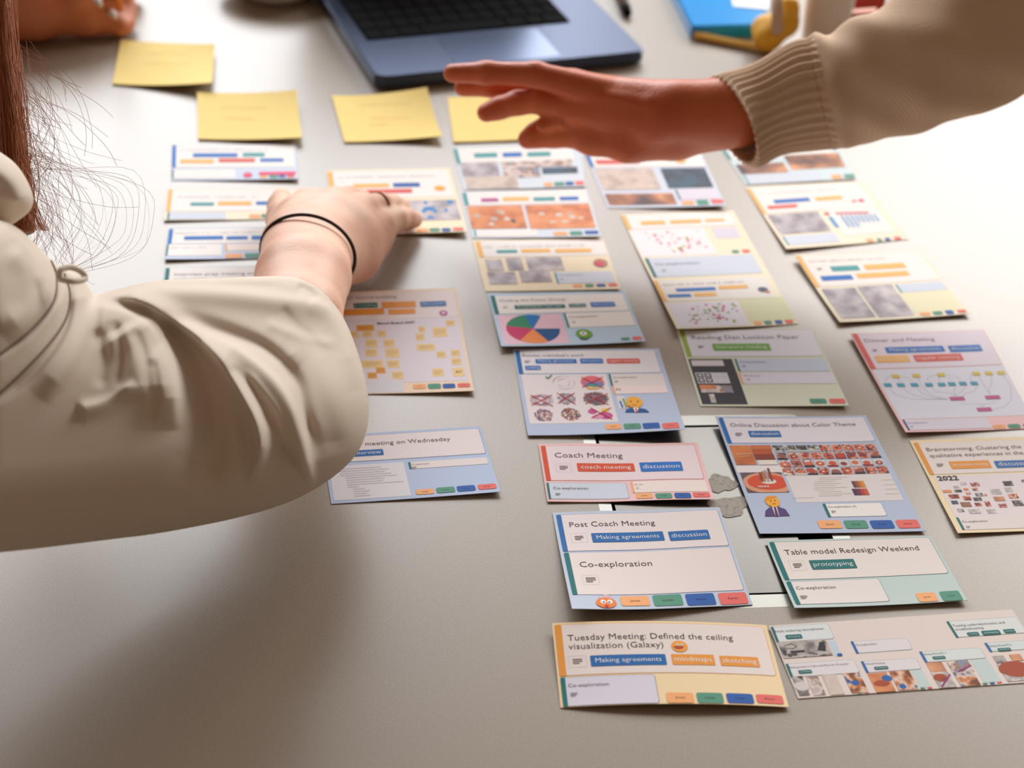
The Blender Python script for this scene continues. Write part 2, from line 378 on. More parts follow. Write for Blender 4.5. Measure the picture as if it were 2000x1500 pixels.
    def smudge(s, x0, y0, x1, col=(176, 166, 168), lay=4, hmm=1.0, name='title_text'):
        """a line of print too far off to read: word-sized strokes"""
        u0, v0 = s.uv(x0, y0); u1, v1 = s.uv(x1, y0); b = B(); u = u0; rr = random.Random(int(x0*7+y0))
        while u < u1:
            wd = rr.uniform(.0011, .0017); 
            if rr.random() < .8: 
                hh_ = hmm/1000*rr.choice((.8, .8, 1.25)); s.box(b, u, v0-hh_/s.H, u+wd*.62/s.W, v0, 0, lay, raw=True)
            u += wd/s.W
        s.part(name, b, [col])
    def tagp(s, x0, y0, x1, y1, col, txt=None, lay=4, name='tag', tc='wht', fill=.87, rad=.0006):
        b = B(); u0, v0, u1, v1 = s.box(b, x0, y0, x1, y1, 0, lay, rad)
        if txt:
            G, F = glyphs(txt); W = (u1-u0)*fill; k = W/G[:, 0].max(); ky = k*s.W/s.H
            mxh = (v1-v0)*.8/.74
            if ky > mxh: ky = mxh
            cy = (v0+v1)/2+.26*ky
            b.add([s.at((u0+u1)/2-W/2+x*k, cy-y*ky, s.LAY*(lay+1)) for x, y in G], F, 1)
        s.part(name, b, [col, tc])
    def pills(s, L, txt=True, lay=3):
        for (x0, y0, x1, y1, k) in L:
            s.tagp(x0, y0, x1, y1, 'p%d' % k, ['', 'Joost', 'Lucas', 'Aloysia', 'Renzo'][k] if txt else None, lay, 'name_tag', (70, 42, 44) if k != 3 else (16, 36, 90), .36, .0012)
    def ell(s, b, cx, cy, rx, ry, mi, lay=5, a0=0, a1=360, n=24):
        u, v = s.uv(cx, cy); u1, _ = s.uv(cx+rx, cy); _, v1 = s.uv(cx, cy+ry); ru, rv = abs(u1-u), abs(v1-v)
        P = [(u+ru*math.cos(math.radians(a0+(a1-a0)*i/n)), v+rv*math.sin(math.radians(a0+(a1-a0)*i/n))) for i in range(n+1)]
        V = [s.at(u, v, s.LAY*lay)]+[s.at(*p, s.LAY*lay) for p in P]; b.add(V, [(0, i+2, i+1) for i in range(n)], mi)
    def poly(s, b, pts, mi, lay=5):
        V = [s.at(*s.uv(*p), s.LAY*lay) for p in pts]; c = np.mean(V, 0); b.add(V+[c], [((i+1) % len(V), i, len(V)) for i in range(len(V))], mi)
    def line(s, b, pts, wmm, mi, lay=5, raw=False):
        P = [np.array(q if raw else s.uv(*q)) for q in pts]
        for p, q in zip(P[:-1], P[1:]):
            d = np.array([(q-p)[0]*s.W, (q-p)[1]*s.H]); L = np.linalg.norm(d)+1e-9; nrm = np.array([-d[1], d[0]])/L*wmm/2000; nn = np.array([nrm[0]/s.W, nrm[1]/s.H])
            e = np.array([d[0]/L*wmm/4000/s.W, d[1]/L*wmm/4000/s.H])
            b.add([s.at(*(p-e+nn), s.LAY*lay), s.at(*(q+e+nn), s.LAY*lay), s.at(*(q+e-nn), s.LAY*lay), s.at(*(p-e-nn), s.LAY*lay)], [(0, 1, 2, 3)], mi)
    def icon(s, cx, cy, k=1.0, boxed=False):
        b = B(); u, v = s.uv(cx, cy); w_, g = .0022*k, .0011*k*1.15
        if boxed:
            bu, bv = .0041/s.W, .0036/s.H; pts = [(u-bu, v-bv), (u+bu, v-bv), (u+bu, v+bv), (u-bu, v+bv), (u-bu, v-bv)]
            s.line(b, pts, .12, 1, 4, raw=True)
        for i, (x0, x1) in enumerate(((-1, 1), (-1, 1), (-1, .35))):
            s.line(b, [(u+x0*w_/s.W, v+(i-1)*g/s.H), (u+x1*w_/s.W, v+(i-1)*g/s.H)], .42*k, 0, 5, raw=True)
        s.part('note_icon', b, ['ink', 'lgr'])
    def photo(s, x0, y0, x1, y1, kind, lay=3): return s.rect('photo_print', x0, y0, x1, y1, PH[kind] if kind in PH else kind, lay)
    def co(s, x0, y0, x1, y1, tx, fill='ice', bar='teal', txt='Co-exploration', ic=None, lay=1, line=None, bw=.0012, tcol='ink', k=.55):
        s.panel(x0, y0, x1, y1, fill, bar, line=line, lay=lay, name='side_panel', bw=bw)
        if tx: s.text('side_text', txt, tx[0], tx[1], tx[2], tcol)
        if ic: s.icon(ic[0], ic[1], k)
    def dots(s, x0, y0, x1, y1, n, cols, lay=4, r=(2.2, 1.4), seed=1):
        rr = random.Random(seed); b = B()
        u0, v0 = s.uv(x0, y0); u1, v1 = s.uv(x1, y1); d = .0007
        for i in range(n):
            u = u0+(u1-u0)*min(max(rr.gauss(.52, .24), .03), .97); v = v0+(v1-v0)*rr.uniform(.08, .92); q = rr.uniform(.6, 1.5)*d
            s.box(b, u-q/s.W, v-q*.8/s.H, u+q/s.W, v+q*.8/s.H, rr.randrange(len(cols)), lay, raw=True)
        s.part('diagram_print', b, cols)
CG = 'printed schedule cards laid out on the table'
# --- first column (far left)
c = Card('paper_card', 'small white card at the top of the left column with a pink bar', 'card', [(336, 283), (578, 282), (582, 349), (334, 352)], (214, 224, 244), (0, 0, 2, 0), group=CG)
c.panel(336, 284, 576, 326, 'wht', 'sky'); c.smudge(352, 294, 520)
for t in ((377, 300, 464, 307, 'sky'), (474, 299, 517, 306, 'aqua'), (352, 312, 418, 319, 'yel'), (427, 310, 498, 317, 'red'), (508, 310, 554, 316, 'sky')): c.tagp(*t)
c.co(336, 331, 460, 348, None, 'wht'); b = B(); c.ell(b, 484, 342, 9, 5, 0); c.part('emoji_print', b, [(236, 90, 130)]); c.tagp(506, 336, 578, 341, (240, 80, 130)); c.pills([(508, 343, 522, 348, 1), (526, 343, 543, 348, 2), (544, 342, 558, 347, 3), (560, 342, 575, 347, 4)], False)
c = Card('paper_card', 'cream card with an orange left edge under the tip of the thumb', 'card', [(328, 368), (584, 368), (594, 427), (320, 430)], (252, 240, 214), (0, 1, 0, 1), group=CG)
c.panel(330, 370, 580, 411, 'wht', 'yel'); c.smudge(348, 386, 500)
for t in ((372, 396, 418, 402, 'aqua'), (426, 394, 492, 401, 'yel'), (500, 394, 566, 400, 'sky')): c.tagp(*t)
c.co(328, 415, 441, 428, None, 'ice'); c.pills([(486, 419, 509, 426, 1), (510, 418, 534, 425, 2), (536, 418, 558, 425, 3)], False)
c = Card('paper_card', 'white card with three blue tags in a row beside the hair tie', 'card', [(330, 446), (576, 443), (590, 503), (321, 506)], (206, 218, 242), (0, 0, 0, 1.5), group=CG)
c.panel(331, 448, 574, 473, 'wht', 'sky'); c.smudge(342, 457, 530)
for t in ((360, 462, 436, 468, 'sky'), (442, 462, 484, 468, 'sky'), (491, 461, 540, 468, 'sky')): c.tagp(*t)
c.co(326, 478, 433, 499, None, 'wht'); c.smudge(334, 485, 400, hmm=.7, name='side_text'); c.co(440, 477, 570, 488, None, (250, 236, 228), 'p1'); c.pills([(440, 496, 474, 504, 1), (478, 495, 512, 503, 2), (516, 495, 550, 502, 3)], False)
c = Card('paper_card', 'pale card with a dark teal edge, half hidden by the rolled sleeve', 'card', [(321, 522), (577, 518), (590, 605), (311, 610)], (214, 230, 234), group=CG)
c.panel(324, 524, 572, 578, 'wht', 'teal'); c.text('title_text', 'Interview prep meeting on', 341, 539, 497, (110, 96, 100)); c.text('title_text', 'evaluation', 340, 549, 402, (110, 96, 100))
c.tagp(360, 562, 430, 571, 'teal')
# --- second column
c = Card('paper_card', 'pale yellow card under the fingers, grey picture with blue spots', 'card', [(637, 333), (878, 328), (912, 452), (655, 458)], (252, 240, 208), (0, 0, 3, 0), group=CG)
c.panel(639, 336, 886, 384, 'wht', 'yel', bw=.0036); c.smudge(662, 348, 850, hmm=1.2)
for t in ((689, 360, 761, 366, 'yel'), (767, 358, 821, 365, 'p3'), (700, 371, 806, 377, 'red')): c.tagp(*t)
b = B(); c.ell(b, 859, 368, 11, 5, 0); c.part('emoji_print', b, [(248, 176, 70)])
c.photo(662, 394, 901, 429, 'grey'); b = B()
for e in ((838, 408, 12, 4), (828, 413, 5, 3), (850, 413, 5, 3), (841, 425, 7, 3), (879, 395, 6, 4), (831, 396, 4, 3), (871, 411, 4, 3), (790, 392, 4, 2)): c.ell(b, *e, 0, 4)
c.part('diagram_print', b, [(60, 140, 206)]); c.co(658, 438, 811, 454, None, 'lil'); c.pills([(814, 447, 838, 453, 1), (838, 446, 860, 452, 2), (862, 446, 881, 452, 3), (884, 445, 906, 450, 4)], False)
c = Card('paper_card', 'tall pinkish card covered with tiny sticky notes, beside the elbow', 'card', [(640, 572), (890, 562), (926, 763), (664, 770)], (250, 226, 200), (0, 0, 2, 0), group=CG)
c.panel(643, 576, 896, 619, (244, 232, 232), 'org', line=(248, 214, 180)); c.text('title_text', '2037 World building', 664, 586, 775, (120, 92, 92)); c.icon(673, 597, .6)
for t in ((690, 593, 738, 601, 'teal', 'prototyping'), (745, 591, 813, 600, 'org', None), (820, 590, 872, 598, 'blue', 'discussion'), (650, 606, 751, 614, 'org', None), (758, 605, 812, 613, 'org', None)): c.tagp(*t)
b = B(); c.ell(b, 866, 612, 8, 5, 0); c.ell(b, 866, 612, 4, 2.4, 1, 6); c.part('emoji_print', b, ['mag', 'pnk'])
c.rect('board_print', 648, 621, 916, 743, (234, 226, 236), 1); c.text('board_title', 'Mood Board 2037', 737, 634, 811, 'blk', bold=True)
for (x, y, w_, h_, o_) in ((458, 628, 112, 32, 1), (315, 710, 60, 40, 0), (483, 705, 65, 38, 0), (660, 702, 58, 38, 0), (535, 815, 78, 45, 0), (750, 815, 75, 45, 0), (310, 820, 30, 35, 0), (532, 930, 78, 45, 0), (790, 935, 95, 55, 0), (545, 1070, 135, 42, 0), (800, 1070, 82, 45, 0), (647, 1148, 62, 35, 1), (545, 1210, 62, 35, 1), (855, 1205, 78, 45, 0), (1148, 645, 45, 35, 0), (1128, 742, 60, 42, 0), (1497, 570, 60, 35, 0), (1370, 680, 97, 55, 0), (1198, 865, 120, 38, 0), (1385, 955, 65, 38, 0), (1560, 935, 62, 38, 0), (1572, 1038, 68, 40, 0), (1347, 1172, 78, 45, 0), (1597, 1168, 82, 50, 2)):
    X, Y, a, d = x*.16+640, y*.16+540, w_*.16, h_*.16; b = B(); c.box(b, X-a, Y-d, X+a, Y+d, 0, 2)
    if o_ == 2: c.text('', 'AI?', X-6, Y+2, X+7, 'ink', b=b, mi=1)
    else:
        for k in (-.4, 0, .4): c.line(b, [(X-a*.7, Y+k*d), (X+a*(.7 if k < .3 else .3), Y+k*d)], .22, 2, 3)
    c.part('printed_note', b, [(236, 166, 62) if o_ == 1 else (246, 214, 150), 'ink', (190, 140, 84)])
c.rect('footer_panel', 668, 747, 790, 766, (226, 228, 236), 1); c.pills([(806, 751, 833, 759, 1), (835, 750, 862, 759, 2), (864, 750, 890, 758, 3), (893, 749, 919, 756, 4)])
c = Card('paper_card', 'blue card partly under the elbow, title ends in meeting on Wednesday', 'card', [(626, 851), (938, 832), (978, 960), (647, 984)], (190, 206, 236), (0, 1, 2, 0), group=CG)
c.panel(630, 855, 950, 886, (240, 230, 230), 'blue', line=(60, 120, 190)); c.text('title_text', 'Interview meeting on Wednesday', 642, 875, 884, 'ink'); c.tagp(684, 881, 750, 889, 'blue', 'interview', fill=.85)
c.rect('document_print', 642, 911, 803, 968, (232, 230, 236), 1)
b = B(); rr = random.Random(3)
for k in range(13):
    t = .52+k*.033; u0 = .08+(.03 if k > 3 else 0)+(.03 if k > 8 else 0); c.line(b, [(u0, t), (u0+(.36 if k < 8 else .1)*rr.uniform(.6, 1), t)], .22, 0, 4, raw=True)
c.part('document_text', b, ['gry']); c.co(797, 903, 954, 906, (804, 909, 839), 'pap', ic=(809, 914)); c.pills([(811, 957, 849, 964, 1), (851, 953, 890, 961, 2), (891, 950, 930, 958, 3), (932, 947, 971, 954, 4)])
# --- third column
c = Card('paper_card', 'card with grey and dark photo strip, just below the hovering hand', 'card', [(884, 288), (1132, 280), (1144, 364), (906, 371)], (220, 232, 242), (0, 0, 1, 0), group=CG)
c.panel(885, 291, 1122, 313, 'wht', 'aqua'); 
for t in ((925, 300, 972, 307, 'aqua'), (981, 299, 1020, 306, 'sky'), (1029, 298, 1076, 305, 'aqua')): c.tagp(*t)
c.photo(898, 318, 977, 344, 'grey'); c.photo(907, 346, 1013, 367, 'beige'); c.photo(979, 317, 1056, 346, 'people'); c.photo(1047, 314, 1118, 324, 'people'); c.photo(1058, 328, 1129, 338, 'navy')
c.pills([(1062, 357, 1080, 364, 1), (1082, 356, 1103, 363, 2), (1104, 355, 1121, 362, 3), (1123, 354, 1141, 361, 4)], False)
c = Card('paper_card', 'white card with two orange wood pictures side by side', 'card', [(902, 375), (1146, 368), (1174, 461), (922, 465)], (222, 232, 242), (0, 0, 2, 0), group=CG)
c.panel(903, 377, 1149, 396, 'wht', 'aqua')
for t in ((939, 388, 974, 394, 'mag'), (981, 386, 1034, 392, 'yel'), (1041, 386, 1085, 392, 'aqua'), (1092, 385, 1131, 391, 'sky')): c.tagp(*t)
c.photo(912, 403, 1030, 446, 'wood'); c.photo(1025, 401, 1164, 445, 'wood'); b = B(); rr = random.Random(5)
for (x, y) in ((932, 422), (965, 428), (982, 416), (990, 428), (1003, 432), (960, 438), (1058, 418), (1092, 420), (1112, 417), (1134, 426), (1080, 434), (1104, 433), (975, 414), (1118, 424)): c.ell(b, x, y, rr.uniform(3, 8), rr.uniform(2, 4), rr.randrange(3), 4, n=10)
c.part('diagram_print', b, [(226, 212, 200), (90, 80, 90), (200, 190, 180)]); c.co(925, 449, 1051, 461, None, 'wht', 'aqua'); c.pills([(1080, 453, 1110, 460, 1), (1112, 452, 1139, 459, 2), (1141, 451, 1170, 457, 3)], False)
c = Card('paper_card', 'cream card with five grey sketch photos and a red blob', 'card', [(922, 470), (1178, 465), (1212, 564), (948, 569)], (250, 236, 204), (0, 0, 1, 0), group=CG)
c.panel(929, 472, 1186, 498, 'wht', 'yel', bw=.003); c.smudge(945, 484, 1140, hmm=1.1)
for t in ((969, 489, 1011, 494, 'aqua'), (1017, 487, 1076, 493, 'yel'), (1083, 487, 1156, 493, 'yel')): c.tagp(*t)
for t in ((947, 507, 985, 529), (987, 504, 1024, 528), (1026, 503, 1103, 528), (951, 532, 1012, 555), (1013, 530, 1079, 551)): c.photo(*t, 'grey')
c.co(1082, 532, 1202, 552, (1092, 539, 1140), 'ice', 'aqua', tcol=(150, 140, 150), ic=(1098, 546), k=.45); b = B(); c.ell(b, 1173, 514, 14, 8, 0); c.ell(b, 1170, 516, 9, 5, 1, 6); c.part('emoji_print', b, [(196, 140, 110), (226, 80, 110)])
c.pills([(1118, 556, 1139, 561, 1), (1142, 555, 1161, 561, 2), (1164, 555, 1184, 560, 3), (1187, 554, 1207, 559, 4)], False)
c = Card('paper_card', 'light blue card with a colourful pie chart', 'card', [(952, 573), (1220, 568), (1261, 666), (979, 676)], (194, 218, 238), (0, 0, 2, 3), group=CG)
c.panel(958, 578, 1230, 607, 'wht', 'teal', line=(150, 190, 220)); c.text('title_text', 'Coding the Focus Group', 976, 590, 1106, (120, 110, 124)); c.icon(987, 601, .6)
for t in ((1004, 597, 1105, 602, 'teal', 'Preparing for user test'), (1110, 594, 1146, 600, 'teal', 'coding'), (1152, 591, 1203, 599, 'sky', 'discussion')): c.tagp(*t)
c.rect('chart_ground', 971, 616, 1114, 670, 'pnk', 1)
cu0, cv0 = c.uv(1041, 642.4); R_ = .0165
def wedge(pa, pb, col):
    ang = []
    for p in (pa, pb):
        u, v = c.uv(*p); ang.append(math.atan2((v-cv0)*c.H, (u-cu0)*c.W))
    a0, a1 = ang
    if a1 < a0: a1 += 2*math.pi
    b = B(); P = [(cu0+R_/c.W*math.cos(a0+(a1-a0)*i/12), cv0+R_/c.H*math.sin(a0+(a1-a0)*i/12)) for i in range(13)]
    b.add([c.at(cu0, cv0, c.LAY*3)]+[c.at(*p, c.LAY*3) for p in P], [(0, i+2, i+1) for i in range(12)]); c.part('pie_wedge', b, [col])
for pa, pb, col in (((1024, 617), (1056, 617), (0, 120, 196)), ((1093, 642), (1071, 667), (8, 84, 146)), ((1071, 667), (1016, 665), (246, 146, 76)), ((1016, 665), (989, 637), (210, 48, 106)), ((989, 637), (1024, 617), (44, 140, 100))): wedge(pa, pb, col)
c.co(1100, 612, 1241, 635, (1112, 621, 1168), 'wht', ic=(1121, 630), k=.5); b = B(); c.ell(b, 1141, 661, 9, 3, 2); c.ell(b, 1141, 652.5, 16, 9, 0, 6); c.ell(b, 1139, 652, 7, 4, 1, 7); c.ell(b, 1139, 652, 2.5, 1.6, 2, 8); c.part('emoji_print', b, [(106, 168, 44), 'wht', (70, 70, 100)])
c.pills([(1212, 660, 1231, 664, 2), (1234, 658, 1255, 663, 4)], False)
c = Card('paper_card', 'blue card of nine coloured scribbles, most crossed out in red', 'card', [(1002, 682), (1287, 681), (1339, 838), (1031, 850)], (192, 206, 232), (0, 0, 5, 1), group=CG)
c.panel(1006, 685, 1292, 728, (240, 236, 240), 'blue', line=(150, 184, 226)); c.text('title_text', "Review individual's work", 1021, 697, 1141, (90, 76, 84)); c.icon(1030, 707, .7)
for t in ((1045, 702, 1127, 710, 'sky', 'Making agreements'), (1132, 701, 1179, 710, 'sky', 'discussion'), (1184, 701, 1251, 710, 'red', 'regular meeting'), (1025, 715, 1057, 723, 'sky', 'voting')): c.tagp(*t)
c.rect('drawing_sheet', 1018, 732, 1208, 824, (240, 230, 232), 1)
def scrib(cx, cy, rx, ry, cols, n, seed, kind):
    b = B(); rr = random.Random(seed); ex = c.uv(cx, cy); eu = c.uv(cx+rx, cy)[0]-ex[0]; ev = c.uv(cx, cy+ry)[1]-ex[1]
    for i in range(n):
        q = rr.randrange(len(cols))
        if kind == 'ring':
            a0 = rr.uniform(0, 6.3); k = rr.choice((.55, .6, .95, 1)); c.line(b, [(ex[0]+eu*k*math.cos(a0+.15*j), ex[1]+ev*k*math.sin(a0+.15*j)) for j in range(8)], .16, q, 3, raw=True)
        elif kind == 'loops':
            a0 = rr.uniform(0, 6.3); ox = rr.uniform(-.3, .3)*eu; k = rr.uniform(.5, .8); c.line(b, [(ex[0]+ox+eu*k*math.cos(a0+.3*j), ex[1]+ev*k*1.2*math.sin(a0+.3*j)) for j in range(20)], .16, q, 3, raw=True)
        else:
            r_ = math.sqrt(rr.random()); a = rr.uniform(0, 6.3); x, y = ex[0]+eu*r_*math.cos(a), ex[1]+ev*r_*math.sin(a); L = .0012 if kind == 'hatch' else .0005; t = rr.uniform(-.5, .5) if kind == 'hatch' else rr.uniform(0, 3.1)
            c.line(b, [(x-L*math.cos(t)/c.W, y-L*math.sin(t)/c.H), (x+L*math.cos(t)/c.W, y+L*math.sin(t)/c.H)], .18 if kind == 'hatch' else .5, q, 3, raw=True)
    c.part('scribble_print', b, cols)
scrib(1101, 748, 21, 13, [(200, 80, 130), (150, 140, 150)], 14, 1, 'ring')
b = B(); c.ell(b, 1157, 747, 23, 13, 0, 2); c.ell(b, 1160, 751, 20, 6, 1, 3); c.ell(b, 1158, 754, 15, 3, 2, 4); c.ell(b, 1158, 758, 14, 3, 3, 4); c.part('scribble_print', b, [(232, 110, 120), (128, 130, 190), (50, 160, 150), (246, 186, 120)])
scrib(1056, 782, 23, 12, [(200, 70, 90), (90, 90, 150), (150, 140, 160)], 12, 2, 'loops'); scrib(1106, 779, 18, 11, [(150, 140, 150), (186, 176, 184)], 160, 3, 'dot')
scrib(1164, 779, 23, 13, [(120, 90, 100), (90, 76, 90), (160, 110, 120)], 420, 4, 'hatch'); scrib(1062, 811, 18, 12, [(150, 120, 170), (226, 140, 130), (90, 80, 140), (220, 190, 150)], 150, 5, 'dot')
scrib(1115, 809, 19, 12, [(60, 60, 110), (220, 90, 60), (200, 60, 120), (90, 150, 110), (240, 190, 80)], 170, 6, 'dot')
b = B(); c.ell(b, 1157, 804, 9, 5, 0, 2); c.ell(b, 1183, 812, 14, 7, 0, 2); c.ell(b, 1168, 814, 11, 4, 1, 3); c.ell(b, 1182, 801, 8, 4, 2, 3); c.part('scribble_print', b, [(206, 80, 150), (236, 150, 190), (246, 210, 110)])
for (x, y, k) in ((1157, 748, 22), (1058, 783, 22), (1106, 779, 18), (1165, 780, 24), (1174, 808, 21)):
    b = B(); c.line(b, [(x-k, y-11), (x+k, y+11)], .55, 0, 6); c.line(b, [(x-k*.9, y+9), (x+k*.9, y-11)], .55, 0, 6); c.part('red_cross', b, [(206, 40, 48)])
b = B(); c.line(b, [(1066, 736), (1070, 740), (1077, 733)], .7, 0, 6); c.part('check_mark', b, [(20, 140, 60)])
c.co(1188, 731, 1301, 752, (1198, 739, 1244), 'pap', ic=(1204, 746), k=.5); c.co(1195, 754, 1305, 767, (1204, 763, 1213), (250, 232, 228), 'p1', 'RS')
b = B(); c.rect('emoji_print', 1203, 774, 1226, 798, 'pap', 2)
for p, q in ((((1211, 784), (1216, 796)), 0), (((1217, 779), (1223, 796)), 1), (((1226, 790), (1229, 796)), 2)): c.line(b, p, 1.1, q, 4)
c.poly(b, [(1221, 806), (1223, 800), (1234, 797), (1246, 797), (1260, 799), (1266, 803), (1268, 806)], 3, 3); c.poly(b, [(1236, 797), (1248, 797), (1244, 806), (1241, 806)], 5, 4); c.line(b, [(1242, 799), (1244, 806)], .9, 2, 6)
c.ell(b, 1239, 786, 16, 11, 4, 5); c.ell(b, 1232, 785, 1.6, 1.1, 6, 7, n=8); c.ell(b, 1246, 785, 1.6, 1.1, 6, 7, n=8); c.line(b, [(1234, 791), (1239, 793), (1244, 791)], .25, 6, 7)
c.part('emoji_print', b, ['sky', 'grn', 'brk', 'navy', (250, 180, 50), 'wht', 'ink']); c.pills([(1181, 829, 1215, 838, 1), (1217, 828, 1253, 837, 2), (1254, 827, 1290, 836, 3), (1292, 827, 1328, 836, 4)])
c = Card('paper_card', 'pink card with a red edge and the title Coach Meeting', 'card', [(1051, 868), (1362, 866), (1395, 975), (1069, 981)], (246, 204, 204), (0, 0, 2, 0), waves=.6, group=CG)
c.panel(1056, 871, 1376, 936, (242, 224, 228), 'brk', line=(226, 100, 96)); c.text('title_text', 'Coach Meeting', 1084, 894, 1216, 'ink'); c.icon(1101, 914, 1, True); c.tagp(1126, 905, 1241, 921, 'brk', 'coach meeting'); c.tagp(1248, 904, 1335, 920, 'sky', 'discussion')
c.co(1067, 943, 1230, 974, (1081, 956, 1149), 'ice', ic=(1090, 966), line=(160, 168, 180), k=.6); c.co(1231, 941, 1384, 960, (1240, 948, 1256), (246, 232, 226), 'p1', 'RS: title', ic=(1245, 954), k=.35, tcol=(120, 100, 100)); c.pills([(1241, 964, 1276, 973, 1), (1279, 964, 1314, 973, 2), (1316, 963, 1351, 973, 3), (1352, 962, 1388, 971, 4)])
c = Card('paper_card', 'light blue card with the title Post Coach Meeting above a large Co-exploration field', 'card', [(1079, 1002), (1405, 992), (1470, 1181), (1117, 1190)], (200, 212, 230), (0, 0, 0, 7), waves=.5, group=CG)
c.panel(1086, 1006, 1425, 1066, (240, 228, 226), 'blue', line=(110, 140, 190)); c.text('title_text', 'Post Coach Meeting', 1113, 1030, 1281, 'ink'); c.icon(1131, 1051, 1, True); c.tagp(1154, 1042, 1299, 1056, 'blue', 'Making agreements'); c.tagp(1304, 1039, 1388, 1053, 'blue', 'discussion')
c.panel(1101, 1080, 1454, 1153, (240, 228, 224), 'teal', line=(110, 140, 190), name='lower_panel'); c.text('side_text', 'Co-exploration', 1133, 1108, 1275, 'ink'); c.icon(1154, 1133, 1.12, True)
b = B(); c.ell(b, 1184, 1178, 20, 10, 0, 5); c.ell(b, 1178, 1176, 5.5, 4, 1, 6); c.ell(b, 1191, 1176, 5.5, 4, 1, 6); c.ell(b, 1179, 1177, 1.8, 1.4, 2, 7, n=8); c.ell(b, 1190, 1177, 1.8, 1.4, 2, 7, n=8); c.ell(b, 1185, 1184.5, 4, 2.6, 3, 7, n=10)
for e in ((1177, 1168, 7, 3), (1184, 1166, 8, 4), (1191, 1168, 6, 3)): c.ell(b, *e, 4, 4)
c.part('emoji_print', b, [(244, 132, 50), 'wht', 'ink', (210, 30, 60), (222, 190, 200)]); c.pills([(1210, 1165, 1271, 1183, 1), (1273, 1163, 1336, 1182, 2), (1337, 1161, 1400, 1181, 3), (1401, 1159, 1463, 1179, 4)])
c = Card('paper_card', 'cream card with an orange edge at the bottom of the table, title Tuesday Meeting', 'card', [(1078, 1217), (1497, 1221), (1541, 1381), (1095, 1382)], (250, 224, 178), (3, 0, 1, 0), arch=2.6, group=CG)
c.panel(1083, 1221, 1517, 1321, (240, 228, 222), 'org', line='org', bw=.0032); c.text('title_text', 'Tuesday Meeting: Defined the ceiling', 1109, 1252, 1432, 'ink'); c.text('title_text', 'visualization (Galaxy)', 1111, 1269, 1297, 'ink')
b = B(); c.ell(b, 1327, 1263, 16, 11, 0, 5); c.ell(b, 1325, 1263, 10, 5.5, 1, 6, 0, 180); c.ell(b, 1323, 1260, 3, 2, 2, 7, n=10); c.ell(b, 1331, 1260, 3, 2, 2, 7, n=10); c.ell(b, 1323, 1260, 1, .8, 3, 8, n=8); c.ell(b, 1331, 1260, 1, .8, 3, 8, n=8); c.part('emoji_print', b, [(248, 166, 54), (180, 66, 30), 'wht', 'ink'])
c.icon(1128, 1292, 1, True); c.tagp(1152, 1281, 1303, 1299, 'blue', 'Making agreements'); c.tagp(1310, 1278, 1398, 1300, 'org', 'mindmaps'); c.tagp(1404, 1281, 1485, 1304, 'org', 'sketching')
c.co(1094, 1324, 1289, 1374, (1110, 1343, 1190), 'lil', ic=(1121, 1357), line=(110, 120, 130), bw=.0022, k=.7); c.pills([(1300, 1353, 1357, 1373, 1), (1359, 1353, 1415, 1374, 2), (1417, 1354, 1474, 1375, 3), (1475, 1356, 1532, 1376, 4)])
# --- fourth column
c = Card('paper_card', 'white card with a dark navy picture and brown picture, right below the wrist', 'card', [(1140, 296), (1367, 292), (1418, 401), (1187, 406)], (216, 226, 242), (0, 0, 3, 0), group=CG)
c.panel(1141, 298, 1378, 324, 'wht', 'sky'); c.tagp(1162, 313, 1250, 320, 'red'); b = B(); c.ell(b, 1329, 314, 10, 5, 0); c.part('emoji_print', b, [(248, 180, 80)])
c.photo(1161, 330, 1292, 370, 'beige'); c.photo(1181, 379, 1323, 399, 'brown'); c.photo(1289, 329, 1394, 366, 'navy'); c.co(1318, 370, 1404, 388, None, 'lil'); c.pills([(1330, 393, 1358, 400, 1), (1359, 391, 1386, 400, 2), (1387, 390, 1415, 397, 4)], False)
c = Card('paper_card', 'long cream sheet holding two dotted pink and green diagrams', 'card', [(1211, 419), (1432, 411), (1559, 632), (1322, 642)], (250, 240, 210), (0, 0, 0, 3), group=CG)
c.panel(1211, 421, 1440, 440, 'wht', 'yel', bw=.003)
for t in ((1250, 433, 1301, 438, 'yel'), (1307, 431, 1371, 435, 'yel'), (1376, 429, 1416, 432, 'yel')): c.tagp(*t)
c.rect('diagram_sheet', 1228, 449, 1401, 496, (250, 244, 246), 1); c.dots(1255, 450, 1392, 494, 44, [(226, 80, 130), (190, 196, 90), (236, 120, 150), (200, 206, 120)], seed=3); c.rect('diagram_sheet', 1388, 445, 1448, 464, 'lil', 1); c.pills([(1428, 489, 1445, 494, 2), (1448, 488, 1466, 493, 4)], False)
c.co(1259, 505, 1490, 533, (1280, 519, 1369), 'ice', bw=.0022, tcol=(130, 124, 140), ic=(1297, 529), k=.6)
c.panel(1275, 549, 1516, 580, (244, 240, 234), 'yel', bw=.0028); c.smudge(1294, 558, 1458, (150, 142, 140), hmm=1.1)
for t in ((1319, 564, 1399, 567, 'sky'), (1402, 559, 1462, 563, 'yel'), (1303, 576, 1351, 580, 'sky'), (1354, 573, 1401, 578, 'yel')): c.tagp(*t)
b = B(); c.ell(b, 1490, 566, 10, 5, 0); c.ell(b, 1499, 570, 5, 3, 1); c.part('emoji_print', b, [(84, 92, 116), (214, 160, 120)])
c.rect('diagram_sheet', 1302, 592, 1465, 635, (234, 234, 246), 1); c.rect('footer_panel', 1440, 584, 1556, 625, (226, 230, 190), 1); c.dots(1318, 594, 1458, 633, 52, [(206, 60, 120), (160, 190, 80), (220, 80, 120), (120, 170, 110)], seed=8)
c.pills([(1471, 628, 1489, 634, 1), (1491, 627, 1509, 633, 2), (1512, 626, 1530, 632, 3), (1532, 625, 1551, 631, 4)], False)
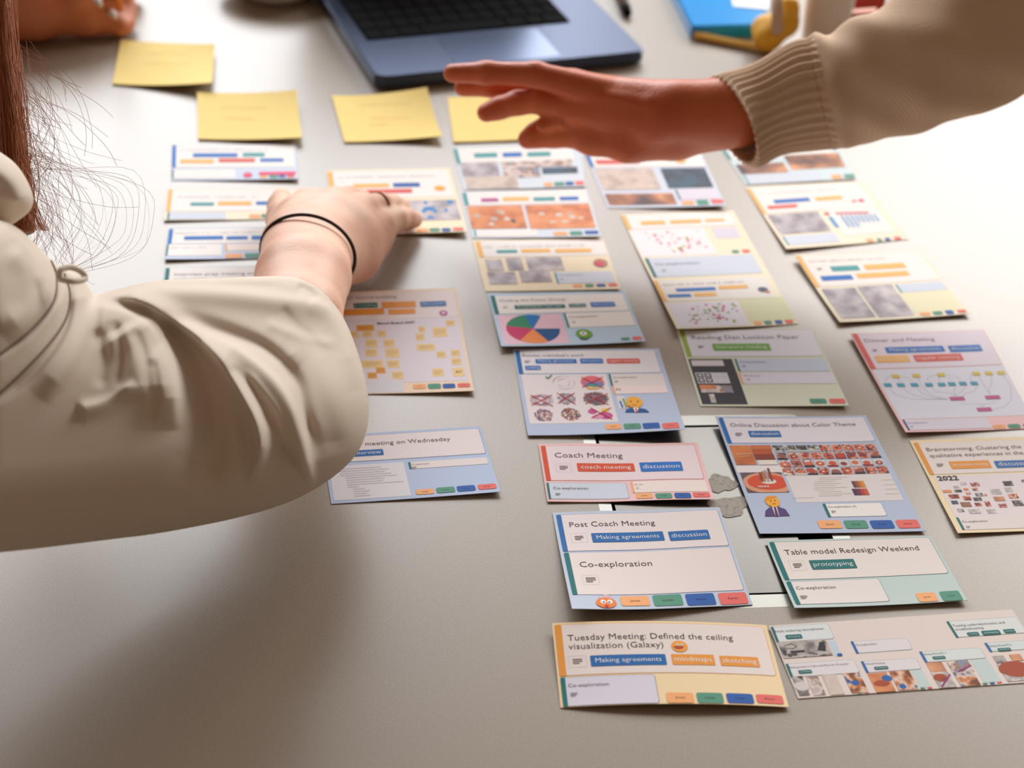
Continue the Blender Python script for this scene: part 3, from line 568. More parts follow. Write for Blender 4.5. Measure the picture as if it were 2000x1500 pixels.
c = Card('paper_card', 'pale green card with a green edge and black picture strip', 'card', [(1322, 645), (1589, 643), (1658, 792), (1368, 793)], (222, 228, 204), (0, 0, 1.5, 0), group=CG)
c.panel(1327, 646, 1609, 696, (232, 234, 246), 'olv', line=(190, 200, 190), bw=.0028); c.text('title_text', 'Reading Dan Lockton Paper', 1352, 663, 1562, (104, 96, 110)); c.icon(1369, 678, .8); c.tagp(1390, 672, 1507, 685, 'grn', 'literature reading')
c.rect('picture_strip', 1344, 701, 1461, 790, 'dk', 1); c.rect('photo_print', 1349, 704, 1415, 715, (222, 218, 224), 2); c.rect('photo_print', 1357, 728, 1427, 749, (226, 224, 232), 2)
u0, v0 = c.uv(1358, 729); u1, v1 = c.uv(1426, 748)
for i in range(4):
    for j in range(2):
        b = B(); a, d = u0+(u1-u0)*(i+.08)/4, v0+(v1-v0)*(j+.08)/2; e, f = u0+(u1-u0)*(i+.92)/4, v0+(v1-v0)*(j+.92)/2
        c.box(b, a, d, e, f, 0 if i < 2 else 1, 3, raw=True)
        if i < 2:
            P = [((a+e)/2+(e-a)*.36*math.cos(t/16*6.2832), (d+f)/2+(f-d)*.36*math.sin(t/16*6.2832)) for t in range(16)]
            b.add([c.at(*p, c.LAY*4) for p in P], [list(range(16))[::-1]], 2)
        c.part('thumbnail', b, [(40, 38, 44), (214, 214, 226), (190, 190, 200)])
c.photo(1365, 752, 1399, 760, 'wood', 3); c.rect('photo_print', 1366, 753, 1433, 767, PH['people'], 2); c.rect('photo_print', 1384, 770, 1400, 787, PH['pale'], 2)
c.co(1434, 701, 1622, 725, (1445, 709, 1497), (208, 218, 240), tcol=(120, 120, 140), ic=(1453, 716), k=.5); c.co(1442, 728, 1633, 749, (1454, 736, 1485), (230, 228, 242), 'p1', 'RS: Renzo', tcol=(130, 120, 130), ic=(1462, 742), k=.45)
c.pills([(1580, 779, 1616, 788, 2), (1618, 779, 1653, 788, 4)])
c = Card('paper_card', 'large blue card with a grid of small rust coloured photos and a colour palette', 'card', [(1397, 813), (1691, 811), (1808, 1037), (1484, 1042)], (190, 203, 228), (4, 0, 1, 1), group=CG)
c.panel(1403, 816, 1711, 862, (236, 230, 238), 'blue', line=(120, 160, 224)); c.text('title_text', 'Online Discussion about Color Theme', 1427, 834, 1673, (76, 62, 70)); c.icon(1443, 849, .9, True); c.tagp(1460, 842, 1527, 854, 'blue', 'discussion')
c.rect('palette_print', 1424, 870, 1479, 908, noise_mat('palette_orange', [(150, 66, 22), (206, 112, 44), (222, 132, 60)], 40), 2)
for t, col in (((1465, 870, 1508, 878), (206, 112, 60)), ((1468, 878.6, 1510, 887.5), (186, 84, 36)), ((1472, 888, 1515, 898), (140, 52, 34)), ((1479, 899, 1518.6, 907.7), (238, 228, 214))): c.rect('palette_swatch', *t, col, 3)
b = B(); c.line(b, [(1438, 888), (1470, 886)], .5, 0, 4); c.line(b, [(1443, 893), (1466, 891)], .3, 0, 4); c.part('palette_text', b, [(240, 200, 160)])
c.rect('photo_print', 1435, 910, 1534, 923, (240, 230, 230), 2); b = B(); q0 = c.uv(1445, 923); q1 = c.uv(1541.7, 961.6)
c.box(b, *q0, *q1, 0, 2, raw=True)
def inclip(cx, cy, rx, ry, mi, lay):
    u, v = c.uv(cx, cy); ru = c.uv(cx+rx, cy)[0]-u; rv = c.uv(cx, cy+ry)[1]-v
    P = [(min(max(u+ru*math.cos(t/36*6.2832), q0[0]), q1[0]), min(max(v+rv*math.sin(t/36*6.2832), q0[1]), q1[1])) for t in range(36)]
    b.add([c.at(*p, c.LAY*lay) for p in P]+[c.at(u, v, c.LAY*lay)], [((i+1) % 36, i, 36) for i in range(36)], mi)
inclip(1501, 944, 50, 21, 1, 3); inclip(1500, 942, 40, 15, 2, 4); inclip(1501, 941, 15, 5, 3, 5)
for p, mi in ((((1489, 941), (1484, 924)), 4), (((1494, 941), (1489, 922)), 6), (((1501, 941), (1494, 920)), 5), (((1508, 940), (1500, 916)), 4)): c.line(b, p, 1.3, mi, 6)
c.text('', 'MARS', 1481, 953, 1503, 'wht', b=b, mi=3, lay=7, bold=True, sq=.8); c.part('photo_print', b, [(106, 80, 84), (226, 158, 122), (222, 76, 36), (240, 226, 220), (120, 70, 50), (170, 160, 170), (200, 120, 60)])
u0, v0 = c.uv(1506.5, 869.5); u1, v1 = c.uv(1739.7, 925.3); rr = random.Random(11)
for j in range(4):
    for i in range(9):
        b = B(); a, e = u0+(u1-u0)*(i+.04)/9, u0+(u1-u0)*(i+.93)/9; d, f = v0+(v1-v0)*(j+.05)/4, v0+(v1-v0)*(j+.92)/4
        c.box(b, a, d, e, f, 0, 2, raw=True); m_, k_ = (PH['dark'], 2) if (j == 0 and i < 4) else (PH['mars'], 1)
        if j == 2 or (j == 3 and i in (0, 2, 4)): m_ = ink((222, 214, 210)) if i > 2 else PH['mars2']
        cx_, cy_ = (a+e)/2+rr.uniform(-.05, .05)*(e-a), (d+f)/2+rr.uniform(-.05, .1)*(f-d); ss = rr.uniform(.3, .46)
        P = [(cx_+(e-a)*ss*math.cos(t/14*6.2832), cy_+(f-d)*ss*.8*math.sin(t/14*6.2832)) for t in range(14)]
        if k_ == 1: b.add([c.at(*p, c.LAY*3) for p in P], [list(range(14))[::-1]], 1)
        if rr.random() < .5: b.add([c.at(cx_+(p[0]-cx_)*.35, cy_+(p[1]-cy_)*.35, c.LAY*4) for p in P], [list(range(14))[::-1]], 2)
        else: c.box(b, a, f-(f-d)*.25, e, f, 3, 3, raw=True)
        c.part('thumbnail', b, [m_, rr.choice([(196, 66, 34), (220, 110, 70), (160, 60, 40), (150, 90, 80), (206, 86, 50)]), rr.choice([(236, 220, 210), (60, 70, 120), (60, 40, 40)]), rr.choice([(160, 40, 24), (226, 214, 204), (50, 40, 44)]) if k_ == 1 else (200, 202, 190)])
c.rect('document_print', 1534, 929, 1765, 977, (232, 224, 222), 1); b = B(); rr = random.Random(9)
for k in range(11):
    x = rr.choice((1548, 1600, 1590)); y = 933+k*4; c.line(b, [(x, y), (x+rr.uniform(40, 66), y-1)], .2, k % 2, 3)
for k in range(4): c.line(b, [(1724+k*2, 938+9*k), (1746+k*3, 937+9*k)], .2, 0, 3)
c.part('document_text', b, [(186, 186, 176), (170, 180, 160)])
for x0, y0, x1, y1, cols in ((1662, 940, 1692, 952, [(110, 60, 60), (160, 84, 50), (206, 116, 50), (226, 150, 50)]), (1663, 955, 1699, 967, [(80, 40, 76), (110, 44, 70), (190, 60, 40), (210, 90, 40)])):
    (a, d), (e, f) = c.uv(x0, y0), c.uv(x1, y1)
    for k in range(4): b = B(); c.box(b, a+(e-a)*k/4, d, a+(e-a)*(k+1)/4, f, 0, 3, raw=True); c.part('palette_swatch', b, [cols[k]])
b = B(); c.poly(b, [(1494, 1009), (1495, 998), (1503, 991), (1518, 989), (1534, 995), (1543, 1008)], 0, 3); c.poly(b, [(1507, 990), (1517, 989), (1522, 1009), (1515, 1009)], 4, 4); c.poly(b, [(1511, 991), (1515, 991), (1521, 1009), (1515, 1009)], 3, 5); c.ell(b, 1508.5, 980, 14, 11, 1, 5); c.poly(b, [(1493, 979), (1496, 971), (1508, 969), (1519, 971), (1509, 974), (1502, 976)], 5, 6)
c.ell(b, 1505, 979, 1.4, 1, 2, 7, n=8); c.ell(b, 1513, 978.5, 1.4, 1, 2, 7, n=8); c.line(b, [(1508, 985), (1515, 984.5)], .25, 2, 7); c.part('emoji_print', b, [(84, 60, 120), (252, 178, 46), 'ink', (110, 40, 90), 'lil', (244, 150, 30)])
c.co(1606, 984, 1734, 1008, (1618, 992, 1673), 'wht', txt='Co-exploration (?)', ic=(1628, 1000), line=(120, 150, 170), k=.55, bw=.0016); c.pills([(1595, 1017, 1647, 1032, 1), (1646, 1017, 1698, 1032, 2), (1697, 1017, 1749, 1032, 3), (1748, 1016, 1799, 1031, 4)])
c = Card('paper_card', 'pale green card with a dark teal edge and the title Table model Redesign Weekend', 'card', [(1496, 1056), (1818, 1046), (1890, 1172), (1552, 1187)], (200, 218, 214), (1, 0, 2, 3), group=CG)
c.panel(1502, 1059, 1854, 1120, (240, 230, 224), 'teal', line=(60, 130, 130)); c.text('title_text', 'Table model Redesign Weekend', 1534, 1084, 1801, 'ink'); c.icon(1558, 1105, 1, True); c.tagp(1579, 1095, 1675, 1110, 'teal', 'prototyping')
c.co(1535, 1136, 1739, 1175, (1556, 1152, 1634), (238, 230, 226), ic=(1570, 1167), line=(90, 140, 150), bw=.0024, k=.8); c.pills([(1787, 1159, 1834, 1174, 1), (1833, 1156, 1882, 1172, 2)])
c = Card('paper_card', 'long white strip of small workshop photos at the bottom right', 'card', [(1502, 1222), (1976, 1190), (2075, 1328), (1559, 1364)], (238, 224, 216), (1, 0, 0, 0), group=CG)
def sub(x0, y0, x1, y1, tx, bar='teal', tg=None, fill=(236, 230, 232)):
    c.panel(x0, y0, x1, y1, fill, bar, line=(170, 190, 196), name='side_panel', bw=.0013)
    for t in tx: c.text('side_text', *t, (90, 76, 84))
    for t in tg or []: c.tagp(*t, 'teal', None if t[2]-t[0] < 20 else 'prototyping', fill=.75)
sub(1503, 1225, 1631, 1248, [('Finish soldering microphones', 1514, 1236, 1612)], tg=[(1533, 1241, 1568, 1247)], fill=(230, 236, 236)); c.rect('footer_panel', 1617, 1252, 1646, 1282, (204, 220, 232), 1); c.photo(1518, 1254, 1627, 1280, 'steel'); c.tagp(1634, 1277, 1646, 1281, 'p3')
b = B(); c.line(b, [(1532, 1262), (1545, 1258), (1556, 1263), (1548, 1268), (1535, 1266)], .25, 0, 5); c.line(b, [(1545, 1274), (1570, 1272)], 1.2, 0, 5); c.line(b, [(1580, 1275), (1596, 1278)], .5, 1, 5); c.poly(b, [(1597, 1270), (1600, 1255), (1608, 1254), (1612, 1262), (1613, 1272)], 0, 5); c.ell(b, 1552, 1278, 5, 3, 1); c.ell(b, 1543, 1280, 5, 3, 1); c.part('diagram_print', b, [(50, 44, 48), (84, 74, 78)])
sub(1661, 1253, 1784, 1269, [('Co-exploration', 1672, 1262, 1714)], 'blue'); sub(1848, 1214, 2008, 1236, [('Testing code+electronics and', 1862, 1225, 1968), ('troubleshooting', 1867, 1232, 1924)], tg=[(1887, 1236, 1914, 1241), (1915, 1233, 1956, 1239), (1958, 1230, 1985, 1236)], fill=(232, 236, 232))
sub(1533, 1297, 1681, 1314, [('Making Hole in Table and Place for Projector', 1543, 1306, 1662)], tg=[(1558, 1310, 1587, 1315)]); sub(1681, 1292, 1801, 1307, [('Wood Staining', 1691, 1299, 1730)], tg=[(1706, 1303, 1736, 1307)], bar='blue'); sub(1795, 1273, 1928, 1286, [('Gluing Wood Pt 1', 1805, 1280, 1850)], tg=[(1820, 1283, 1848, 1287)], bar='blue', fill=(226, 234, 232)); sub(1922, 1256, 2028, 1267, [('Gluing Wood Pt 2', 1932, 1264, 1978)], tg=[(1947, 1267, 1976, 1271)], bar='blue', fill=(222, 232, 230))
for t in ((1546, 1322, 1582, 1358, 'steel'), (1574, 1321, 1613, 1357, 'people'), (1605, 1319, 1650, 1356, 'beige'), (1646, 1316, 1697, 1352, 'mix'), (1694, 1316, 1750, 1350, 'wood'), (1736, 1312, 1795, 1346, 'mix'), (1808, 1295, 1850, 1312, 'brown'), (1848, 1292, 1903, 1311, 'people'), (1818, 1314, 1869, 1342, 'pale'), (1861, 1314, 1916, 1338, 'mix'), (1938, 1282, 1968, 1294, 'steel'), (1970, 1279, 2000, 1290, 'brown'), (1946, 1297, 2020, 1328, 'pale')): c.photo(*t)
for t in ((1779, 1309, 1820, 1342), (1895, 1290, 1957, 1331)): c.rect('footer_panel', *t, (206, 222, 220), 1)
b = B()
for e, mi in (((1566, 1341, 15, 9), 3), ((1732, 1325, 10, 6), 2), ((1722, 1335, 16, 6), 0), ((1763, 1341, 7, 5), 2), ((1837, 1324, 14, 8), 0), ((1845, 1327, 6, 3), 1), ((1984, 1307, 34, 16), 0), ((1975, 1303, 8, 4), 1), ((1995, 1312, 8, 4), 1), ((1670, 1334, 8, 5), 2)): c.ell(b, *e, mi, 4)
c.line(b, [(1840, 1341), (1855, 1318)], .9, 4, 5); c.line(b, [(1872, 1312), (1896, 1300)], .8, 4, 5); c.part('diagram_print', b, [(176, 76, 44), (232, 190, 160), (36, 104, 180), (222, 214, 210), (150, 60, 130)])
c.pills([(1674, 1354, 1686, 1358, 2), (1688, 1353, 1700, 1357, 4), (1796, 1343, 1808, 1346, 2), (1810, 1342, 1822, 1345, 4), (1918, 1334, 1930, 1337, 2), (1932, 1333, 1944, 1336, 3), (1946, 1332, 1958, 1334, 4)], False)
# --- fifth column
c = Card('paper_card', 'pale card with brown pictures, mostly hidden behind the knitted cuff', 'card', [(1408, 290), (1634, 278), (1673, 349), (1456, 361)], (214, 230, 234), (0, 0, 1, 0), group=CG)
c.photo(1436, 322, 1541, 336, 'brown'); c.photo(1530, 304, 1652, 326, 'brown'); c.co(1450, 342, 1608, 352, None, 'ice', 'aqua'); c.pills([(1622, 342, 1646, 349, 1), (1647, 341, 1671, 347, 2)], False); c.panel(1410, 292, 1624, 302, 'wht', 'aqua')
c = Card('paper_card', 'cream card with rows of light blue bars, right of the dotted sheet', 'card', [(1455, 366), (1682, 352), (1774, 467), (1536, 486)], (250, 238, 214), (0, 0, 0, 2), group=CG)
c.panel(1456, 369, 1711, 402, (250, 240, 236), 'yel', bw=.003); c.smudge(1482, 380, 1650, (206, 192, 188), hmm=1.1)
for t in ((1509, 391, 1584, 393, 'sky'), (1590, 386, 1647, 389, 'yel'), (1497, 403, 1559, 405, 'red')): c.tagp(*t)
c.photo(1498, 420, 1624, 451, 'grey'); c.rect('board_print', 1610, 407, 1748, 452, (250, 240, 236), 1)
for k in range(8):
    x = 1641+k*9; c.rect('chart_bar', x, 422-k*.5, x+7+(14 if k < 3 else 8), 444-k*.5 if k < 3 else 436-k*.5, (70, 160, 214), 3)
c.rect('chart_bar', 1617, 424, 1640, 444, (70, 160, 214), 3); b = B()
for x in list(range(1636, 1695, 8))+[1613, 1617]: c.ell(b, x, 417-(x-1640)*.03, 3.4, 2.4, 0, n=10)
c.ell(b, 1682, 392, 6, 3, 0); c.ell(b, 1668, 393, 5, 2, 0); c.part('diagram_print', b, [(220, 60, 90)]); c.co(1527, 462, 1642, 472, None, 'ice', 'aqua'); c.pills([(1690, 467, 1708, 472, 1), (1711, 466, 1724, 471, 2), (1726, 465, 1741, 470, 3), (1744, 463, 1762, 468, 4)], False)
c = Card('paper_card', 'cream card with two grey photos and bright yellow tags in the right column', 'card', [(1552, 498), (1795, 487), (1896, 612), (1640, 629)], (250, 240, 214), (3, 0, 2, 2), group=CG)
c.panel(1554, 500, 1836, 546, (250, 242, 236), 'yel', bw=.0032); c.smudge(1582, 512, 1732, (170, 160, 160), hmm=1.1); c.icon(1601, 526, .8)
for t in ((1620, 521, 1681, 528, 'aqua'), (1685, 518, 1771, 523, 'yel'), (1601, 540, 1668, 546, 'sky'), (1670, 535, 1778, 538, 'yel')): c.tagp(*t)
c.photo(1604, 565, 1711, 619, 'grey'); c.photo(1673, 560, 1787, 616, 'grey', 2); c.co(1748, 556, 1852, 565, None, 'ice', 'aqua'); c.rect('footer_panel', 1757, 572, 1880, 605, (244, 238, 200), 1)
c.pills([(1795, 611, 1819, 616, 1), (1820, 609, 1843, 614, 2), (1844, 607, 1865, 613, 3), (1868, 606, 1889, 610, 4)], False)
c = Card('paper_card', 'pink card with a flow chart of yellow, teal and purple boxes', 'card', [(1660, 651), (1922, 644), (2026, 836), (1769, 844)], (248, 204, 206), (2, 0, 0, 2), group=CG)
c.panel(1664, 652, 1964, 712, (236, 226, 240), 'red', line=(244, 180, 182), bw=.0032); c.text('title_text', 'Dinner and Meeting', 1690, 669, 1828, (130, 116, 134)); c.icon(1709, 685, .7)
for t in ((1727, 679, 1847, 687, 'sky', 'Making agreements'), (1850, 676, 1920, 686, 'sky', 'discussion'), (1707, 696, 1779, 707, 'yel', 'brainstorming'), (1782, 694, 1883, 704, 'red', 'regular meeting')): c.tagp(*t)
c.rect('chart_ground', 1704, 722, 2014, 810, (230, 232, 246), 1)
z = lambda x, y: (x*.18+1640, y*.18+620)
b = B()
for pl in ([(500, 700), (505, 660), (555, 640)], [(635, 660), (645, 705)], [(655, 640), (740, 655), (795, 700)], [(850, 660), (900, 760), (1000, 850), (1180, 888)], [(545, 765), (600, 840), (800, 890), (1180, 888)], [(690, 765), (760, 830), (950, 885), (1180, 888)], [(840, 760), (900, 830), (1020, 870), (1180, 888)], [(950, 700), (960, 650), (1050, 625)], [(1075, 650), (1080, 700)], [(1150, 625), (1260, 640), (1320, 695)], [(1190, 660), (1195, 695)], [(990, 765), (1050, 810), (1200, 820), (1245, 850)], [(1245, 760), (1250, 850)], [(1370, 755), (1330, 800), (1250, 850)], [(1490, 750), (1460, 800), (1360, 830), (1340, 850)], [(1435, 690), (1415, 640), (1435, 610)], [(1510, 650), (1630, 835)], [(1645, 640), (1650, 720), (1620, 780), (1630, 835)], [(1780, 640), (1860, 760), (1860, 900), (1780, 980), (1660, 998)], [(1310, 920), (1380, 940), (1530, 940), (1550, 970)], [(1690, 905), (1680, 930), (1560, 940), (1550, 970)]): c.line(b, [z(*p) for p in pl], .14, 0, 3)
c.part('diagram_print', b, [(150, 140, 160)])
def sq(x, y, w_, h_, col):
    (u, v) = c.uv(*z(x, y)); b = B(); c.box(b, u-w_/2000/c.W, v-h_/2000/c.H, u+w_/2000/c.W, v+h_/2000/c.H, 0, 4, raw=True); c.part('chart_box', b, [col])
for x, y in ((608, 640), (832, 635), (1100, 625), (1483, 612), (1618, 608), (1753, 603)): sq(x, y, 4.6, 3.6, (222, 196, 60))
for x, y in ((522, 735), (665, 735), (813, 733), (970, 733), (1108, 730), (1218, 725), (1338, 720), (1460, 717)): sq(x, y, 4.6, 3.6, (60, 160, 190))
for x, y in ((1275, 882), (1660, 868), (1570, 1000)): sq(x, y, 9.3, 3.6, (196, 84, 150))
c.co(1762, 820, 1938, 836, (1772, 828, 1813), 'lil', 'navy', tcol=(120, 110, 130), ic=(1781, 834), k=.4); c.pills([(1938, 830, 1966, 837, 1), (1967, 829, 1995, 836, 2), (1997, 828, 2021, 834, 3)])
c = Card('paper_card', 'cream card cut off by the right edge, bold 2022 over scattered dark thumbnails', 'card', [(1776, 860), (2084, 850), (2190, 1030), (1871, 1041)], (248, 230, 190), (0, 0, 0, 1.5), group=CG)
c.panel(1784, 865, 2118, 917, (240, 230, 226), 'org', line=(246, 206, 150)); c.text('title_text', 'Brainstorming: Clustering the', 1811, 882, 1999, (84, 66, 68)); c.text('title_text', 'qualitative experiences in the', 1817, 894, 2003, (84, 66, 68)); c.icon(1836, 909, .85); c.tagp(1852, 902, 1938, 914, 'org', 'brainstorming', fill=.85); c.tagp(1940, 901, 2026, 912, 'blue', 'discussion', fill=.85)
c.rect('board_print', 1824, 930, 2160, 1006, (238, 228, 230), 1); c.text('board_title', '2022', 1833, 939, 1874, 'blk', bold=True, sq=.9)
z2 = lambda x, y: (x*.1467+1740, y*.1467+840); rr = random.Random(4)
for x, y, w_, h_, kd in ((965, 715, 80, 36, 'pale'), (1118, 725, 130, 50, 'mars2'), (870, 760, 80, 30, 'pale'), (750, 817, 130, 38, 'wood'), (895, 812, 110, 34, 'dark'), (1000, 790, 70, 30, 'wood'), (1120, 790, 80, 38, 'mars'), (1030, 845, 66, 30, 'mars'), (1175, 862, 110, 45, 'dark'), (1262, 866, 40, 26, 'wood'), (840, 885, 150, 55, 'mars'), (1015, 908, 110, 56, 'mars'), (1155, 922, 120, 46, 'dark'), (850, 965, 96, 46, 'navy'), (1000, 993, 150, 64, 'brown'), (1165, 993, 100, 46, 'mars'), (1290, 985, 80, 66, 'mars'), (930, 1072, 90, 40, 'dark'), (1115, 1085, 170, 58, 'pale'), (1340, 1083, 130, 55, 'pale'), (1560, 712, 140, 64, 'dark'), (1400, 822, 150, 70, 'pale'), (1570, 795, 110, 62, 'pale'), (1445, 918, 160, 60, 'brown'), (1630, 882, 140, 62, 'mars'), (1690, 975, 150, 74, 'dark'), (1490, 1008, 120, 50, 'mars2'), (1765, 680, 60, 34, 'dark')):
    (u, v) = c.uv(*z2(x, y)); b = B(); a, d = w_*.1467*.262/1000, h_*.1467*.262/1000*1.65; c.box(b, u-a/2/c.W, v-d/2/c.H, u+a/2/c.W, v+d/2/c.H, 0, 3, raw=True)
    c.part('thumbnail', b, [PH[kd]])
c.co(1867, 1011, 2150, 1026, (1880, 1021, 1930), 'pap', ic=(1891, 1030), bw=.0014, k=.5)
# ------------------------------------------------------------------ sticky notes
NG = 'yellow sticky notes above the cards'
ny = (255, 228, 146)
snm = mat('sticky_note_paper', ny, .75, spec=.2)
def note(label, quad, lift, lines):
    c = Card('sticky_note', label, 'sticky note', quad, snm, lift, group=NG, thick=.0004)
    b = B()
    for l in lines: 
        x0, y0, x1, y1 = l; n_ = 14; pts = [(x0+(x1-x0)*i/n_, y0+(y1-y0)*i/n_+1.2*math.sin(i*2.6)) for i in range(n_+1)]; c.line(b, pts, .35, 0, 2)
    c.part('handwriting', b, [(222, 176, 96)]); return c
note('yellow sticky note farthest up, beside the brown hand', [(236, 77), (419, 86), (414, 161), (219, 163)], (1, 6, 9, 1), [(290, 104, 370, 106), (280, 124, 372, 126)])
note('yellow sticky note above the white and blue card', [(385, 179), (579, 175), (590, 268), (387, 271)], (3, 8, 5, 1), [(430, 210, 520, 212), (440, 232, 500, 233)])
note('yellow sticky note between laptop and left hand, right corner curling up', [(648, 186), (834, 170), (864, 265), (673, 277)], (1, 12, 5, 1), [(700, 206, 800, 202), (720, 232, 800, 230), (720, 244, 760, 243)])
note('yellow sticky note under the spread fingers', [(874, 190), (1066, 182), (1096, 268), (886, 277)], (0, 2, 2, 1), [(930, 212, 1030, 208), (940, 232, 1000, 230)])
# ------------------------------------------------------------------ laptop
lap = root('laptop', Pz(960, 20), 'open dark blue laptop with black keyboard beyond the sticky notes', 'laptop')
lm = mat('laptop_blue_metal', (70, 80, 104), .38, .7); kbm = mat('laptop_key_well', (8, 7, 8), .9, spec=.1); keym = mat('keycap_black', (10, 9, 11), .9, spec=.1); pm = mat('laptop_trackpad', (82, 94, 122), .28, .6)
LF = xy(736, 152, .012); RF = xy(1264, 100, .012); lu = (RF-LF)/np.linalg.norm(RF-LF); lv = np.array([-lu[1], lu[0]]); LW = np.linalg.norm(RF-LF); LD = .205
def lp(x, y): return tuple(LF+lu*x+lv*y)
V, F = prism(rrect(lp(0, 0), lp(LW, 0), lp(LW, LD), lp(0, LD), .011, 6), TZ+.003, TZ+.012, .0015); obj('base', V, F, lm, lap)
V, F = prism(rrect(lp(.004, .004), lp(LW-.004, .004), lp(LW-.004, LD-.004), lp(.004, LD-.004), .01, 5), TZ+.0004, TZ+.003); obj('rubber_underside', V, F, kbm, lap)
kx0, kx1 = .012, LW-.040; ky0, ky1 = .068, LD-.025
obj('key_well', *prism(rrect(lp(kx0, ky0), lp(kx1, ky0), lp(kx1, ky1), lp(kx0, ky1), .002, 3), TZ+.0121, TZ+.0124), kbm, lap)
kp = (kx1-kx0)/12; kq = (ky1-ky0)/6
for r_ in range(6):
    xx = kx0+.0006
    cells = [1, 1, 1.25, 5, 1.25, 1, 1.5] if r_ == 0 else [1]*12
    for w_ in cells:
        a, e = xx+.0006, xx+w_*kp-.0008; y = ky0+r_*kq
        if e > kx1: break
        obj('keycap', *prism(rrect(lp(a, y+.0008), lp(e, y+.0008), lp(e, y+kq-.0008), lp(a, y+kq-.0008), .0012, 2), TZ+.0124, TZ+.0134, .0003), keym, lap); xx += w_*kp
obj('trackpad', *prism(rrect(lp(LW*.30, .006), lp(LW*.68, .006), lp(LW*.68, .062), lp(LW*.30, .062), .003, 3), TZ+.0121, TZ+.0123), pm, lap)
ss = np.array([0, 0, 1.]); back = np.array([lv[0], lv[1], 0]); tilt = back*.42+ss*.9; tilt /= np.linalg.norm(tilt); bl = np.array([*lp(0, LD+.002), TZ+.012]); ux = np.array([lu[0], lu[1], 0]); nn = np.cross(ux, tilt)
def slab(o, a, b_, t): return ([o, o+a, o+a+b_, o+b_, o+t, o+a+t, o+a+b_+t, o+b_+t], [(3, 2, 1, 0), (4, 5, 6, 7), (0, 1, 5, 4), (1, 2, 6, 5), (2, 3, 7, 6), (3, 0, 4, 7)])
obj('lid', *slab(bl, ux*LW, tilt*.2, -nn*.005), lm, lap); obj('screen', *slab(bl+ux*.006+tilt*.008+nn*.0002, ux*(LW-.012), tilt*.184, -nn*.0001), mat('screen_black', (12, 12, 14), .2), lap)
# ------------------------------------------------------------------ things beyond the laptop
pc = Pz(540, -16, .0); pl = mat('white_glazed_ceramic', (244, 243, 240), .2)
t = B().add(*lathe([(r*.56, z) for r, z in [(0, .002), (.05, .002), (.055, .0003), (.06, .004), (.083, .013), (.0865, .0145), (.087, .016), (.085, .0165), (.06, .0065), (.052, .0045), (0, .0045)]], pc+np.array([0, 0, .0]), 64)).build('plate', [pl], smooth=True); tag(t, 'white round plate at the top edge, left of the laptop', 'plate')
t = root('stylus', Pz(1220, 15), 'grey stylus with black tip right of the laptop', 'stylus'); a = Pz(1170, -130, .007); b_ = Pz(1222, 14, .005); d = Pz(1229, 31, .0035)
obj('barrel', *tube([a, b_], [.004, .004], 12), mat('stylus_grey', (190, 190, 196), .4), t, smooth=True); obj('tip', *tube([b_, b_*.4+d*.6, d], [.0042, .0036, .0015], 12), kbm, t, smooth=True)
bm = mat('glossy_blue_plastic', (0, 156, 238), .22); bq = [xy(1358, 55, 0), xy(1492, 52, 0), xy(1500, -60, 0), xy(1300, -60, 0)]
q = [xy(1352, 50, .012), xy(1490, 46, .012), xy(1520, -70, .012), xy(1302, -50, .012)]
t = root('blue_case', Pz(1420, 20), 'bright blue plastic case behind the knitted arm, top centre right', 'case'); obj('case_body', *prism(rrect(*q, .006, 5), TZ, TZ+.011, .002), bm, t)
q2 = [xy(1432, 12, .0118), xy(1500, 18, .0118), xy(1506, -24, .0118), xy(1424, -24, .0118)]; o_ = obj('sheen_patch', *prism(q2, TZ+.0112, TZ+.0118), mat('white_sheen', (240, 244, 246), .5), t); o_['label'] = 'white sheen on the case, laid on as a thin patch'  # thin white slab stands in for the sheen on the case top
ym = mat('yellow_foam', (250, 190, 50), .6); yc = Pz(1515, 72, .0); ch = []
e0 = [Pz(1482, 62, .022), Pz(1500, 82, .014), Pz(1522, 78, .014)]; V, F = flesh([(.006, [(Pz(1494, 55, .016), .0115), (Pz(1500, 74, .012), .0105)]), (.006, [(Pz(1500, 74, .012), .0105), (Pz(1534, 45, .022), .011), (Pz(1538, 15, .032), .0105)])], .002)
t = obj('yellow_toy', V, F, ym, smooth=True); tag(t, 'lumpy yellow toy beside the blue case, behind the cuff', 'toy')
t = obj('wooden_stick', *tube([Pz(1518, 62, .028), Pz(1518, -60, .06)], .0048, 12), mat('pale_wood', (214, 186, 160), .6), smooth=True); tag(t, 'pale upright stick in front of the yellow toy', 'stick')
sq_ = [Pz(1352, 62, .001), Pz(1400, 76, .001), Pz(1450, 84, .001), Pz(1490, 92, .001)]; V = []; 
t = obj('yellow_pencil', *tube([Pz(1356, 68, .0035), Pz(1500, 96, .0035)], .0034, 6), mat('pencil_yellow', (240, 196, 96), .45)); tag(t, 'yellow pencil lying below the blue case', 'pencil')
cc = Pz(1606, 86, 0); cupm = mat('paper_cup_white', (236, 224, 212), .5)
t = root('paper_cup', cc, 'white paper cup behind the knitted sleeve', 'cup'); obj('cup_wall', *lathe([(.0, .0), (.0175, 0), (.018, .001), (.0225, .08), (.0232, .082), (.022, .083), (.0172, .004), (0, .004)], cc, 40), cupm, t, smooth=True)
bx = [xy(1652, 34), xy(1724, 28), xy(1734, -10), xy(1660, -6)]; t = root('red_carton', Pz(1690, 20), 'small red carton right of the paper cup', 'carton'); obj('carton_body', *prism(bx, TZ, TZ+.06, .001), mat('red_card', (216, 66, 44), .5), t)
obj('print_strip', [Pz(1662, 26, .0305), Pz(1712, 22, .0305), Pz(1712, 15, .0305), Pz(1662, 19, .0305)], [(0, 1, 2, 3)], mat('pale_print', (240, 180, 160), .6), t)
